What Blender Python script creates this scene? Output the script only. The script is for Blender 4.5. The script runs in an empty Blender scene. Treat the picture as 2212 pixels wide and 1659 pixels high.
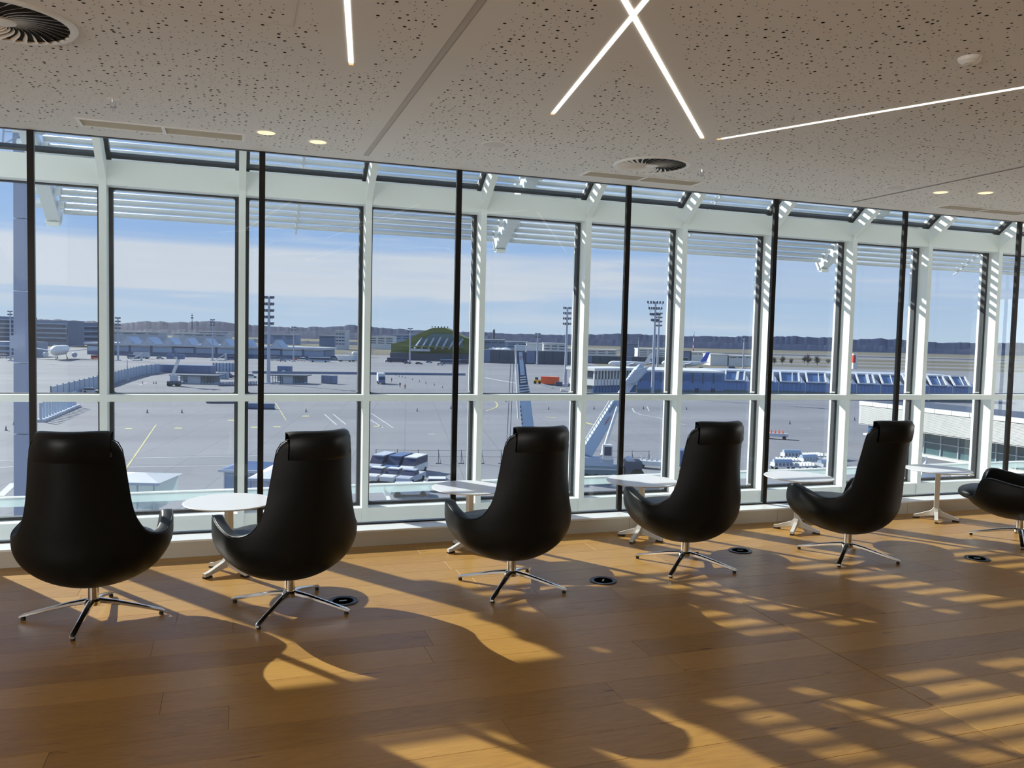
import bpy, bmesh, math, random
import numpy as np
from mathutils import Vector, Matrix
random.seed(7)
rng = np.random.default_rng(5)
PI = math.pi
sc = bpy.context.scene
COL = sc.collection

# ------------------------------------------------------------------ camera
H = 1.6
F_PX, YAW, PITCH, ROLL = 1753.1, 0.3302, 0.0570, 0.0242
fwd = Vector((math.sin(YAW)*math.cos(PITCH), math.cos(YAW)*math.cos(PITCH), -math.sin(PITCH)))
r0 = Vector((math.cos(YAW), -math.sin(YAW), 0)); u0 = r0.cross(fwd)
rgt = r0*math.cos(ROLL)+u0*math.sin(ROLL); upv = -r0*math.sin(ROLL)+u0*math.cos(ROLL)
cd = bpy.data.cameras.new('camera'); cam = bpy.data.objects.new('camera', cd); COL.objects.link(cam)
cam.matrix_world = Matrix(((rgt.x, upv.x, -fwd.x, 0), (rgt.y, upv.y, -fwd.y, 0), (rgt.z, upv.z, -fwd.z, H), (0, 0, 0, 1)))
cd.sensor_width = 36.0; cd.lens = F_PX/2212*36.0; cd.clip_start = .05; cd.clip_end = 20000
sc.camera = cam

# ------------------------------------------------------------------ sky, sun, exposure
SKY_STRENGTH, SUN_STRENGTH, EXPOSURE = 1.0, 8.6, 0.0
vs = sc.view_settings
vs.view_transform = 'Standard'; vs.look = 'None'; vs.gamma = 1; vs.exposure = EXPOSURE; vs.use_curve_mapping = False
sc.cycles.transparent_max_bounces = 32
w = bpy.data.worlds.new('sky'); sc.world = w; w.use_nodes = True
nt = w.node_tree; N = nt.nodes; L = nt.links; N.clear()
def nd(t, **k):
    n = N.new(t)
    for a, b in k.items(): setattr(n, a, b)
    return n
def mth(op, a, b=None, cl=False):
    n = nd('ShaderNodeMath', operation=op); n.use_clamp = cl
    for i, s in enumerate((a, b)):
        if s is None: continue
        if isinstance(s, (int, float)): n.inputs[i].default_value = s
        else: L.new(s, n.inputs[i])
    return n.outputs[0]
tc = nd('ShaderNodeTexCoord'); sep = nd('ShaderNodeSeparateXYZ'); L.new(tc.outputs['Generated'], sep.inputs[0])
zc = sep.outputs['Z']
ramp = nd('ShaderNodeValToRGB'); L.new(mth('MULTIPLY', zc, 1.0, True), ramp.inputs[0])
cr = ramp.color_ramp
stops = [(0.0, (.56, .68, .85)), (.035, (.50, .63, .84)), (.09, (.38, .55, .86)), (.16, (.30, .48, .85)), (.4, (.20, .36, .74)), (1.0, (.14, .27, .62))]
cr.elements[0].position = 0; cr.elements[0].color = (*stops[0][1], 1); cr.elements[1].position = 1; cr.elements[1].color = (*stops[-1][1], 1)
for p, c in stops[1:-1]:
    e = cr.elements.new(p); e.color = (*c, 1)
mp = nd('ShaderNodeMapping'); mp.inputs['Scale'].default_value = (1.6, 1.6, 22); L.new(tc.outputs['Generated'], mp.inputs[0])
n1 = nd('ShaderNodeTexNoise'); n1.inputs['Scale'].default_value = 1.3; n1.inputs['Detail'].default_value = 7; n1.inputs['Roughness'].default_value = .55
n1.inputs['Distortion'].default_value = .35
L.new(mp.outputs[0], n1.inputs['Vector'])
mp2 = nd('ShaderNodeMapping'); mp2.inputs['Scale'].default_value = (5, 2, 60); mp2.inputs['Rotation'].default_value = (0, .05, .4); L.new(tc.outputs['Generated'], mp2.inputs[0])
n2 = nd('ShaderNodeTexNoise'); n2.inputs['Scale'].default_value = 1.6; n2.inputs['Detail'].default_value = 6; L.new(mp2.outputs[0], n2.inputs['Vector'])
# a veil of cirrus lies as a belt low over the horizon, thinner to the right
def mrange(v, a, b, c, d, smooth=True):
    n = nd('ShaderNodeMapRange'); n.interpolation_type = 'SMOOTHSTEP' if smooth else 'LINEAR'
    L.new(v, n.inputs[0])
    for i, q in enumerate((a, b, c, d)): n.inputs[i+1].default_value = q
    return n.outputs[0]
zn = mth('ADD', zc, mth('MULTIPLY', mth('SUBTRACT', n1.outputs[0], .5), .05))
belt = mth('MULTIPLY', mrange(zn, .040, .052, 0, 1), mrange(zn, .092, .104, 1, 0))
left = mrange(sep.outputs['X'], -.15, .75, 1, .28)
veil = mth('MULTIPLY', belt, mth('MULTIPLY', left, .92))
wisp = mth('MULTIPLY', mrange(n1.outputs[0], .44, .66, 0, 1), .62)
wisp2 = mth('MULTIPLY', mrange(n2.outputs[0], .56, .78, 0, 1), .35)
cl = mth('MINIMUM', mth('ADD', mth('ADD', veil, wisp), wisp2), .93)
mixc = nd('ShaderNodeMix', data_type='RGBA'); L.new(cl, mixc.inputs['Factor'])
L.new(ramp.outputs[0], mixc.inputs['A']); mixc.inputs['B'].default_value = (.72, .745, .84, 1)
bg = nd('ShaderNodeBackground'); bg.inputs['Strength'].default_value = SKY_STRENGTH; L.new(mixc.outputs['Result'], bg.inputs[0])
wo = nd('ShaderNodeOutputWorld'); L.new(bg.outputs[0], wo.inputs[0])

sun_dir = Vector((.69, -1, -1/1.59)).normalized()
sd = bpy.data.lights.new('sun', 'SUN'); sd.energy = SUN_STRENGTH; sd.angle = math.radians(.45); sd.color = (1, .955, .88)
sun = bpy.data.objects.new('sun', sd); COL.objects.link(sun)
sun.rotation_euler = sun_dir.to_track_quat('-Z', 'Y').to_euler(); sun.location = (-20, 30, 25)

# added fill lamps, unseen left and right of the view, to brighten the room
def area(name, a, b, z, hgt, energy, face):
    ad = bpy.data.lights.new(name, 'AREA'); ad.shape = 'RECTANGLE'; ad.size = math.hypot(b[0]-a[0], b[1]-a[1]); ad.size_y = hgt; ad.energy = energy; ad.color = (1, .985, .965)
    al = bpy.data.objects.new(name, ad); COL.objects.link(al); al.location = ((a[0]+b[0])/2, (a[1]+b[1])/2, z)
    al.rotation_euler = Vector((face[0], face[1], .10)).to_track_quat('-Z', 'Y').to_euler()
area('side_fill_left', (-6.4, -5.6), (-8.8, 0.5), 1.5, 2.4, 330, (1, .40))
area('side_fill_right', (15.8, 2.6), (15.8, 5.6), 1.5, 2.4, 150, (-1, 0))

# ------------------------------------------------------------------ materials
def mat(name, col, rough=.5, metal=0, spec=.5, noise=None, bump=None, coat=0, emit=None):
    m = bpy.data.materials.new(name); m.use_nodes = True; t = m.node_tree; b = t.nodes['Principled BSDF']
    b.inputs['Base Color'].default_value = (*col, 1); b.inputs['Roughness'].default_value = rough
    b.inputs['Metallic'].default_value = metal; b.inputs['Specular IOR Level'].default_value = spec
    b.inputs['Coat Weight'].default_value = coat
    tcn = t.nodes.new('ShaderNodeTexCoord')
    if noise:   # (scale, amount)
        n = t.nodes.new('ShaderNodeTexNoise'); n.inputs['Scale'].default_value = noise[0]; n.inputs['Detail'].default_value = 4
        t.links.new(tcn.outputs['Object'], n.inputs['Vector'])
        r = t.nodes.new('ShaderNodeMapRange'); r.inputs[1].default_value = .3; r.inputs[2].default_value = .7
        r.inputs[3].default_value = 1-noise[1]; r.inputs[4].default_value = 1+noise[1]; t.links.new(n.outputs[0], r.inputs[0])
        mx = t.nodes.new('ShaderNodeVectorMath'); mx.operation = 'SCALE'; mx.inputs[0].default_value = col
        t.links.new(r.outputs[0], mx.inputs['Scale']); t.links.new(mx.outputs[0], b.inputs['Base Color'])
    if bump:
        n = t.nodes.new('ShaderNodeTexNoise'); n.inputs['Scale'].default_value = bump[0]; n.inputs['Detail'].default_value = 3
        t.links.new(tcn.outputs['Object'], n.inputs['Vector'])
        bp = t.nodes.new('ShaderNodeBump'); bp.inputs['Strength'].default_value = bump[1]; bp.inputs['Distance'].default_value = .002
        t.links.new(n.outputs[0], bp.inputs['Height']); t.links.new(bp.outputs[0], b.inputs['Normal'])
    if emit:
        b.inputs['Emission Color'].default_value = (*emit[0], 1); b.inputs['Emission Strength'].default_value = emit[1]
    return m
def glass(name, tint, refl=1.0, haze=0.0, hcol=(.8, .9, .9)):
    m = bpy.data.materials.new(name); m.use_nodes = True; t = m.node_tree; t.nodes.clear(); l = t.links
    tr = t.nodes.new('ShaderNodeBsdfTransparent'); tr.inputs[0].default_value = (*tint, 1)
    gl = t.nodes.new('ShaderNodeBsdfGlossy'); gl.inputs['Roughness'].default_value = .0; gl.inputs[0].default_value = (.95, 1, 1, 1)
    fr = t.nodes.new('ShaderNodeFresnel'); fr.inputs[0].default_value = 1.42
    ge = t.nodes.new('ShaderNodeNewGeometry')
    a = t.nodes.new('ShaderNodeMath'); a.operation = 'SUBTRACT'; a.inputs[0].default_value = refl; l.new(ge.outputs['Backfacing'], a.inputs[1]); a.use_clamp = True
    b = t.nodes.new('ShaderNodeMath'); b.operation = 'MULTIPLY'; l.new(a.outputs[0], b.inputs[0]); l.new(fr.outputs[0], b.inputs[1])
    mx = t.nodes.new('ShaderNodeMixShader'); l.new(b.outputs[0], mx.inputs[0]); l.new(tr.outputs[0], mx.inputs[1]); l.new(gl.outputs[0], mx.inputs[2])
    out = t.nodes.new('ShaderNodeOutputMaterial'); last = mx
    if haze:
        df = t.nodes.new('ShaderNodeBsdfTranslucent'); df.inputs[0].default_value = (*hcol, 1)
        d2 = t.nodes.new('ShaderNodeBsdfDiffuse'); d2.inputs[0].default_value = (*hcol, 1)
        dd = t.nodes.new('ShaderNodeMixShader'); dd.inputs[0].default_value = .5; l.new(df.outputs[0], dd.inputs[1]); l.new(d2.outputs[0], dd.inputs[2])
        m2 = t.nodes.new('ShaderNodeMixShader'); m2.inputs[0].default_value = haze
        l.new(mx.outputs[0], m2.inputs[1]); l.new(dd.outputs[0], m2.inputs[2]); last = m2
    l.new(last.outputs[0], out.inputs[0]); return m

M = {}
M['white'] = mat('white_powder_coat', (.80, .84, .82), .38)
M['sillwhite'] = mat('white_sill_panel', (.78, .80, .80), .32, noise=(2, .03))
M['plinth'] = mat('plinth_bounce_beige', (.55, .52, .45), .3, noise=(3, .03))  # warm bounce from the floor is put into this beige
M['black'] = mat('black_profile', (.004, .005, .006), .3)
M['gasket'] = mat('dark_gasket', (.022, .026, .032), .5)
M['leather'] = mat('black_leather', (.0045, .006, .0065), .46, spec=.22, bump=(260, .25))
M['leather2'] = mat('black_leather_smooth', (.0045, .006, .007), .40, spec=.26, bump=(200, .2))
M['stitch'] = mat('black_piping', (.012, .013, .014), .6, spec=.2)
M['chrome'] = mat('polished_aluminium', (.82, .83, .84), .13, metal=1)
M['rubber'] = mat('black_rubber', (.012, .012, .012), .6)
M['tabletop'] = mat('white_tabletop', (.76, .77, .80), .3)
M['tableleg'] = mat('white_lacquered_steel', (.70, .70, .68), .28)
M['socket'] = mat('dark_floor_socket', (.035, .05, .075), .4, metal=.3)
M['ceil'] = mat('ceiling_plaster', (.82, .815, .79), .8, noise=(.7, .025))
M['fleece'] = mat('black_fleece_hole_shade', (.018, .017, .015), .95)
M['seam'] = mat('ceiling_seam_strip', (.62, .60, .56), .6)
M['grille'] = mat('olive_grey_grille', (.62, .59, .49), .6)
M['ceilmetal'] = mat('white_diffuser_metal', (.9, .9, .87), .4)
M['wall'] = mat('wall_plaster', (.55, .545, .53), .85, noise=(1, .02))
M['linelamp'] = mat('line_lamp', (1, .98, .92), .5, emit=((1, .93, .80), 2.6))
M['lampend'] = mat('lamp_end_cap', (.8, .5, .2), .5, emit=((1, .62, .25), .8))
M['downlamp'] = mat('downlight_lens', (1, .8, .5), .4, emit=((1, .70, .36), 1.35))
M['glass'] = glass('clear_window_glass', (.965, .985, .98), haze=.004)
M['glass2'] = glass('outer_window_glass', (.965, .98, .985), haze=.007, hcol=(.75, .85, .9))
M['frost'] = glass('frosted_teal_glass', (.86, .94, .94), haze=.5, hcol=(.60, .68, .69))
M['tube'] = mat('white_tube', (.66, .70, .72), .35)
M['concrete'] = mat('pale', (.4, .4, .4))
for nme, c, r_ in [('bluepaint', (.09, .15, .30), .4), ('lightblue', (.36, .46, .58), .5), ('paleblue', (.30, .37, .50), .6), ('greyblue', (.16, .21, .33), .6),
                   ('darkblue', (.035, .06, .14), .4), ('navy', (.02, .03, .09), .4), ('slate', (.07, .09, .13), .6), ('offwhite', (.72, .72, .69), .5), ('silver', (.5, .54, .6), .4),
                   ('orange', (.85, .12, .02), .5), ('redp', (.5, .03, .02), .5), ('yellow', (.8, .55, .03), .5), ('paintyellow', (.55, .50, .20), .7), ('paintwhite', (.50, .50, .50), .7),
                   ('tealglass', (.07, .14, .16), .15), ('bluewin', (.05, .13, .30), .2), ('brown', (.075, .06, .05), .9), ('tyre', (.015, .015, .017), .8), ('olive', (.22, .23, .08), .9),
                   ('hangarblue', (.13, .24, .48), .45), ('tealbody', (.12, .20, .22), .5), ('mastgrey', (.42, .45, .52), .5), ('pylongrey', (.36, .40, .50), .5), ('skin', (.4, .22, .14), .6),
                   ('cloth', (.02, .02, .03), .8), ('hivis', (.6, .15, .02), .7), ('royal', (.03, .10, .55), .35)]:
    M[nme] = mat(nme, c, r_, noise=(.35, .06))

# wood planks
def wood():
    m = bpy.data.materials.new('oak_plank'); m.use_nodes = True; t = m.node_tree; b = t.nodes['Principled BSDF']; l = t.links
    g = t.nodes.new('ShaderNodeNewGeometry'); oi = t.nodes.new('ShaderNodeObjectInfo'); at = t.nodes.new('ShaderNodeAttribute'); at.attribute_name = 'rnd'
    ad = t.nodes.new('ShaderNodeMath'); ad.operation = 'ADD'; l.new(oi.outputs['Random'], ad.inputs[0]); l.new(at.outputs['Fac'], ad.inputs[1])
    fr = t.nodes.new('ShaderNodeMath'); fr.operation = 'FRACT'; l.new(ad.outputs[0], fr.inputs[0])
    cb = t.nodes.new('ShaderNodeCombineXYZ'); mu = t.nodes.new('ShaderNodeMath'); mu.operation = 'MULTIPLY'; mu.inputs[1].default_value = 37.; l.new(fr.outputs[0], mu.inputs[0])
    l.new(mu.outputs[0], cb.inputs[0]); l.new(mu.outputs[0], cb.inputs[1])
    va = t.nodes.new('ShaderNodeVectorMath'); va.operation = 'ADD'; l.new(g.outputs['Position'], va.inputs[0]); l.new(cb.outputs[0], va.inputs[1])
    mp = t.nodes.new('ShaderNodeMapping'); mp.inputs['Scale'].default_value = (.9, 9, 1); l.new(va.outputs[0], mp.inputs[0])
    n = t.nodes.new('ShaderNodeTexNoise'); n.inputs['Scale'].default_value = 1.5; n.inputs['Detail'].default_value = 3; n.inputs['Distortion'].default_value = .6; l.new(mp.outputs[0], n.inputs['Vector'])
    # cathedral grain: rings of the slow noise
    s = t.nodes.new('ShaderNodeMath'); s.operation = 'MULTIPLY'; s.inputs[1].default_value = 62; l.new(n.outputs[0], s.inputs[0])
    sn = t.nodes.new('ShaderNodeMath'); sn.operation = 'SINE'; l.new(s.outputs[0], sn.inputs[0])
    mp3 = t.nodes.new('ShaderNodeMapping'); mp3.inputs['Scale'].default_value = (7, 260, 1); l.new(va.outputs[0], mp3.inputs[0])
    n3 = t.nodes.new('ShaderNodeTexNoise'); n3.inputs['Scale'].default_value = 1; n3.inputs['Detail'].default_value = 2; l.new(mp3.outputs[0], n3.inputs['Vector'])
    mp4 = t.nodes.new('ShaderNodeMapping'); mp4.inputs['Scale'].default_value = (3.5, 26, 1); l.new(va.outputs[0], mp4.inputs[0])
    n4 = t.nodes.new('ShaderNodeTexNoise'); n4.inputs['Scale'].default_value = 1; n4.inputs['Detail'].default_value = 5; l.new(mp4.outputs[0], n4.inputs['Vector'])
    kn = t.nodes.new('ShaderNodeMapRange'); kn.inputs[1].default_value = .66; kn.inputs[2].default_value = .74; kn.inputs[3].default_value = 0; kn.inputs[4].default_value = .45; l.new(n4.outputs[0], kn.inputs[0])
    def mm(op, a, bb):
        q = t.nodes.new('ShaderNodeMath'); q.operation = op
        for i, v in enumerate((a, bb)):
            if isinstance(v, (int, float)): q.inputs[i].default_value = v
            else: l.new(v, q.inputs[i])
        return q.outputs[0]
    v = mm('ADD', mm('MULTIPLY', sn.outputs[0], .035), mm('MULTIPLY', mm('SUBTRACT', n3.outputs[0], .5), .42))
    v = mm('ADD', v, mm('MULTIPLY', mm('SUBTRACT', fr.outputs[0], .5), .22))
    v = mm('SUBTRACT', v, kn.outputs[0]); v = mm('ADD', v, .5)
    r = t.nodes.new('ShaderNodeValToRGB'); l.new(v, r.inputs[0]); e = r.color_ramp.elements
    e[0].position = .0; e[0].color = (.095, .038, .010, 1); e[1].position = 1; e[1].color = (.60, .36, .095, 1)
    q = r.color_ramp.elements.new(.5); q.color = (.42, .225, .055, 1)
    l.new(r.outputs[0], b.inputs['Base Color'])
    b.inputs['Roughness'].default_value = .36; b.inputs['Specular IOR Level'].default_value = .38
    bp = t.nodes.new('ShaderNodeBump'); bp.inputs['Strength'].default_value = .12; bp.inputs['Distance'].default_value = .001; l.new(n3.outputs[0], bp.inputs['Height']); l.new(bp.outputs[0], b.inputs['Normal'])
    return m
M['wood'] = wood()
M['woodgap'] = mat('dark_joint', (.05, .022, .008), .8)

def ground_mat(name, c1, c2, sx, sy, seam=None):
    m = bpy.data.materials.new(name); m.use_nodes = True; t = m.node_tree; b = t.nodes['Principled BSDF']; l = t.links
    g = t.nodes.new('ShaderNodeNewGeometry'); mp = t.nodes.new('ShaderNodeMapping'); mp.inputs['Scale'].default_value = (sx, sy, 1); mp.inputs['Rotation'].default_value = (0, 0, YAW)
    l.new(g.outputs['Position'], mp.inputs[0])
    n = t.nodes.new('ShaderNodeTexNoise'); n.inputs['Scale'].default_value = 1; n.inputs['Detail'].default_value = 6; l.new(mp.outputs[0], n.inputs['Vector'])
    r = t.nodes.new('ShaderNodeValToRGB'); r.color_ramp.elements[0].position = .35; r.color_ramp.elements[1].position = .65
    r.color_ramp.elements[0].color = (*c1, 1); r.color_ramp.elements[1].color = (*c2, 1); l.new(n.outputs[0], r.inputs[0])
    out = r.outputs[0]
    if seam:
        br = t.nodes.new('ShaderNodeTexBrick'); br.offset = 0; br.inputs['Scale'].default_value = 1; br.inputs['Brick Width'].default_value = seam; br.inputs['Row Height'].default_value = seam
        br.inputs['Mortar Size'].default_value = .06; br.inputs['Color1'].default_value = (1, 1, 1, 1); br.inputs['Color2'].default_value = (.94, .94, .95, 1); br.inputs['Mortar'].default_value = (.7, .7, .72, 1)
        mp2 = t.nodes.new('ShaderNodeMapping'); mp2.inputs['Rotation'].default_value = (0, 0, .2); l.new(g.outputs['Position'], mp2.inputs[0]); l.new(mp2.outputs[0], br.inputs['Vector'])
        mx = t.nodes.new('ShaderNodeMix'); mx.data_type = 'RGBA'; mx.blend_type = 'MULTIPLY'; mx.inputs['Factor'].default_value = 1
        l.new(out, mx.inputs['A']); l.new(br.outputs[0], mx.inputs['B']); out = mx.outputs['Result']
    l.new(out, b.inputs['Base Color']); b.inputs['Roughness'].default_value = .9; b.inputs['Specular IOR Level'].default_value = .2
    return m
M['apron'] = ground_mat('apron_concrete', (.205, .208, .228), (.255, .258, .275), .008, .05, 7.5)
M['field'] = ground_mat('airfield_grass', (.115, .108, .078), (.19, .175, .13), .0012, .012)
M['forest'] = ground_mat('hazy_blue_forest', (.010, .024, .072), (.030, .045, .098), .02, .02)  # the blue of distant haze is put into the forest colour
M['hillgreen'] = ground_mat('green_mound', (.13, .16, .05), (.22, .24, .09), .05, .05)

# ------------------------------------------------------------------ helpers
def tag(o, label=None, cat=None, group=None, kind=None):
    if label: o['label'] = label
    if cat: o['category'] = cat
    if group: o['group'] = group
    if kind: o['kind'] = kind
    return o
def empty(name, loc=(0, 0, 0), rz=0, parent=None):
    o = bpy.data.objects.new(name, None); COL.objects.link(o); o.location = loc; o.rotation_euler = (0, 0, rz); o.empty_display_size = .1
    if parent: o.parent = parent
    return o
def link(name, me, parent=None, loc=(0, 0, 0), rz=0):
    o = bpy.data.objects.new(name, me); COL.objects.link(o); o.location = loc; o.rotation_euler = (0, 0, rz)
    if parent: o.parent = parent
    return o
def mesh(name, v, f, m, smooth=False):
    me = bpy.data.meshes.new(name); me.from_pydata([tuple(p) for p in v], [], f); me.materials.append(m)
    if smooth: me.polygons.foreach_set('use_smooth', [True]*len(me.polygons))
    me.update(); return me
class MB:
    def __init__(s): s.v = []; s.f = []
    def add(s, v, f):
        b = len(s.v); s.v += [tuple(p) for p in v]; s.f += [tuple(i+b for i in q) for q in f]; return s
    def box(s, x0, x1, y0, y1, z0, z1):
        return s.add([(x0, y0, z0), (x1, y0, z0), (x1, y1, z0), (x0, y1, z0), (x0, y0, z1), (x1, y0, z1), (x1, y1, z1), (x0, y1, z1)],
                     [(0, 3, 2, 1), (4, 5, 6, 7), (0, 1, 5, 4), (1, 2, 6, 5), (2, 3, 7, 6), (3, 0, 4, 7)])
    def bbox(s, x0, x1, y0, y1, z0, z1, b):     # box with chamfered edges
        bm = bmesh.new(); r = bmesh.ops.create_cube(bm, size=1)
        for q in bm.verts: q.co = Vector(((x0+x1)/2+q.co.x*(x1-x0), (y0+y1)/2+q.co.y*(y1-y0), (z0+z1)/2+q.co.z*(z1-z0)))
        bmesh.ops.bevel(bm, geom=bm.edges[:], offset=b, segments=2, affect='EDGES', profile=.7)
        bm.verts.index_update(); s.add([q.co for q in bm.verts], [[q.index for q in p.verts] for p in bm.faces]); bm.free(); return s
    def beam(s, a, b, w0, h0, w1=None, h1=None, up=(0, 0, 1)):   # tapered rectangular bar from a to b
        a = Vector(a); b = Vector(b); w1 = w0 if w1 is None else w1; h1 = h0 if h1 is None else h1
        d = (b-a).normalized(); u = Vector(up)
        if abs(d.dot(u)) > .98: u = Vector((0, 1, 0))
        x = d.cross(u).normalized(); y = x.cross(d)
        v = []
        for p, ww, hh in ((a, w0, h0), (b, w1, h1)):
            v += [p-x*ww/2-y*hh/2, p+x*ww/2-y*hh/2, p+x*ww/2+y*hh/2, p-x*ww/2+y*hh/2]
        return s.add(v, [(3, 2, 1, 0), (4, 5, 6, 7), (0, 1, 5, 4), (1, 2, 6, 5), (2, 3, 7, 6), (3, 0, 4, 7)])
    def tube(s, pts, rad, n=10, cap=True):
        pts = [Vector(p) for p in pts]; rad = rad if isinstance(rad, (list, tuple)) else [rad]*len(pts); v = []; px = None
        for i, p in enumerate(pts):
            d = (pts[min(i+1, len(pts)-1)]-pts[max(i-1, 0)]).normalized()
            if px is None:
                u = Vector((0, 0, 1)) if abs(d.z) < .9 else Vector((0, 1, 0)); px = d.cross(u).normalized()
            px = (px-d*px.dot(d)).normalized(); py = d.cross(px)
            v += [p+(px*math.cos(2*PI*k/n)+py*math.sin(2*PI*k/n))*rad[i] for k in range(n)]
        f = [(i*n+k, i*n+(k+1) % n, (i+1)*n+(k+1) % n, (i+1)*n+k) for i in range(len(pts)-1) for k in range(n)]
        if cap: f += [tuple(range(n-1, -1, -1)), tuple(range((len(pts)-1)*n, len(pts)*n))]
        return s.add(v, f)
    def lathe(s, prof, n=32, c=(0, 0, 0)):
        v = []; f = []; m = len(prof)
        for k in range(n):
            a = 2*PI*k/n; v += [(c[0]+r*math.cos(a), c[1]+r*math.sin(a), c[2]+z) for r, z in prof]
        for k in range(n):
            for j in range(m-1): f.append((k*m+j, ((k+1) % n)*m+j, ((k+1) % n)*m+j+1, k*m+j+1))
        f.append(tuple(k*m for k in range(n))[::-1]); f.append(tuple(k*m+m-1 for k in range(n)))
        return s.add(v, f)
    def prism(s, poly, y0, y1):       # polygon in XZ pushed along Y
        n = len(poly); v = [(x, y0, z) for x, z in poly]+[(x, y1, z) for x, z in poly]
        return s.add(v, [tuple(range(n)), tuple(range(2*n-1, n-1, -1))]+[(i, i+n, (i+1) % n+n, (i+1) % n) for i in range(n)])
    def obj(s, name, m, parent=None, smooth=False, loc=(0, 0, 0), rz=0):
        return link(name, mesh(name, s.v, s.f, m, smooth), parent, loc, rz)
def smooth_angle(o, deg=35):
    for p in o.data.polygons: p.use_smooth = True
    bm = bmesh.new(); bm.from_mesh(o.data)
    for e in bm.edges:
        if len(e.link_faces) != 2 or e.calc_face_angle(0) > math.radians(deg): e.smooth = False
    bm.to_mesh(o.data); bm.free(); return o
def copy_tree(o, parent=None):
    c = o.copy(); COL.objects.link(c); c.parent = parent
    for ch in list(o.children): copy_tree(ch, c)
    return c
def ray(u, v): return fwd*F_PX+rgt*(u-1106)-upv*(v-829.5)
EYE = Vector((0, 0, H)); ZG = -16.4
def at(u, v, depth): return EYE+ray(u, v)*(depth/F_PX)         # point of the place seen at (u, v), so far from the window wall
def gp(u, v, z=ZG):
    d = ray(u, v); return EYE+d*((z-H)/d.z)
def depth_of(p): return (Vector(p)-EYE).dot(fwd)

# ------------------------------------------------------------------ floor
X0, X1, Y0, YB = -9.0, 16.0, -6.0, 6.07
floor = MB().box(X0, X1, Y0, 6.34, -.25, -.018).obj('floor', M['woodgap']); tag(floor, kind='structure')
rows = []; pw = .218; y = 4.018-pw*60
planks = []
while y < YB:
    if y+pw > Y0:
        for a, b in ((X0, 2.97), (2.973, X1)):
            x = a
            if a == X0: x -= random.uniform(0, 2.0)
            first = True
            while x < b:
                ln = random.choice((1.9, 2.1, 2.3)) if not (first and a != X0) else random.uniform(.7, 2.2)
                first = False
                xa, xb = max(x, a), min(x+ln, b)
                if b-xb < .25: xb = b
                if xb-xa > .05: planks.append((xa, xb, max(y, Y0), min(y+pw, YB)))
                x += ln
                if xb == b: break
    y += pw
def plank_vf(xa, xb, ya, yb):
    g = .0006; c = .0008
    xa += g; xb -= g; ya += g; yb -= g
    return ([(xa, ya, -.016), (xb, ya, -.016), (xb, yb, -.016), (xa, yb, -.016), (xa, ya, -c), (xb, ya, -c), (xb, yb, -c), (xa, yb, -c),
             (xa+c, ya+c, 0), (xb-c, ya+c, 0), (xb-c, yb-c, 0), (xa+c, yb-c, 0)],
            [(0, 1, 5, 4), (1, 2, 6, 5), (2, 3, 7, 6), (3, 0, 4, 7), (4, 5, 9, 8), (5, 6, 10, 9), (6, 7, 11, 10), (7, 4, 8, 11), (8, 9, 10, 11)])
def keyf(p):
    cx, cy = (p[0]+p[1])/2, (p[2]+p[3])/2; d = Vector((cx, cy, 0))-EYE; z = d.dot(fwd)
    vis = z > 1 and max(abs(d.dot(rgt)/z), 0) < .8 and cy > 1.9
    return (0 if vis else 1, z if z > 0 else 99)
planks.sort(key=keyf)
for p in planks[:290]:
    cx, cy = (p[0]+p[1])/2, (p[2]+p[3])/2
    v, f = plank_vf(p[0]-cx, p[1]-cx, p[2]-cy, p[3]-cy)
    link('plank', mesh('plank', v, f, M['wood']), floor, (cx, cy, 0))
mb = MB(); rn = []
for p in planks[290:]:
    v, f = plank_vf(*p); mb.add(v, f); rn += [random.random()]*len(v)
o = mb.obj('plank_field', M['wood'], floor); o['kind'] = 'stuff'
a = o.data.attributes.new('rnd', 'FLOAT', 'POINT'); a.data.foreach_set('value', rn)

# ------------------------------------------------------------------ walls
for nme, b in (('wall_left', (X0-.2, X0, Y0, 6.4, -.3, 3.6)), ('wall_right', (X1, X1+.2, Y0, 6.4, -.3, 3.6)), ('wall_back', (X0-.2, X1+.2, Y0-.2, Y0, -.3, 3.6)), ('wall_window', (X0, -1.735, 6.20, 6.36, -.3, 3.6))):
    tag(MB().box(*b).obj(nme, M['wall']), kind='structure')
tag(MB().box(X0-.2, X1+.2, 6.34, 8.24, -.95, -.62).box(X0-.2, X1+.2, 6.10, 6.34, -.95, -.25).obj('trim_1', M['sillwhite']), kind='structure')

# ------------------------------------------------------------------ ceiling
ZC = 2.911; YG = 6.282
ceil = MB().box(X0, X1, Y0, YG-.01, ZC+.012, 3.6).obj('ceiling', M['fleece']); tag(ceil, kind='structure')
SEAMS = [.919, 5.335]
lines = [((.12, 1.43), (.533, 4.091)), ((1.20, 1.05), (1.754, 4.508)), ((-.2, .95), (2.847, 4.638)), ((2.946, 4.619), (4.75, 1.08))]
swirls = [(-.945, 4.10), (2.935, 5.475)]
slots = [(-.955, .062, 5.785, 5.995), (2.60, 3.632, 5.855, 6.06), (6.17, 7.2, 5.80, 6.0)]
downs = [(.191, 5.675), (.536, 5.793), (5.62, 5.388), (5.953, 5.245)]
speak = [(1.668, 5.359), (5.136, 5.372)]
sprk = [(-.666, 5.236), (3.356, 5.457)]
hatch = [(-.37, .233, 3.05, 3.69), (4.15, 4.93, 4.2, 4.82)]
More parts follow.
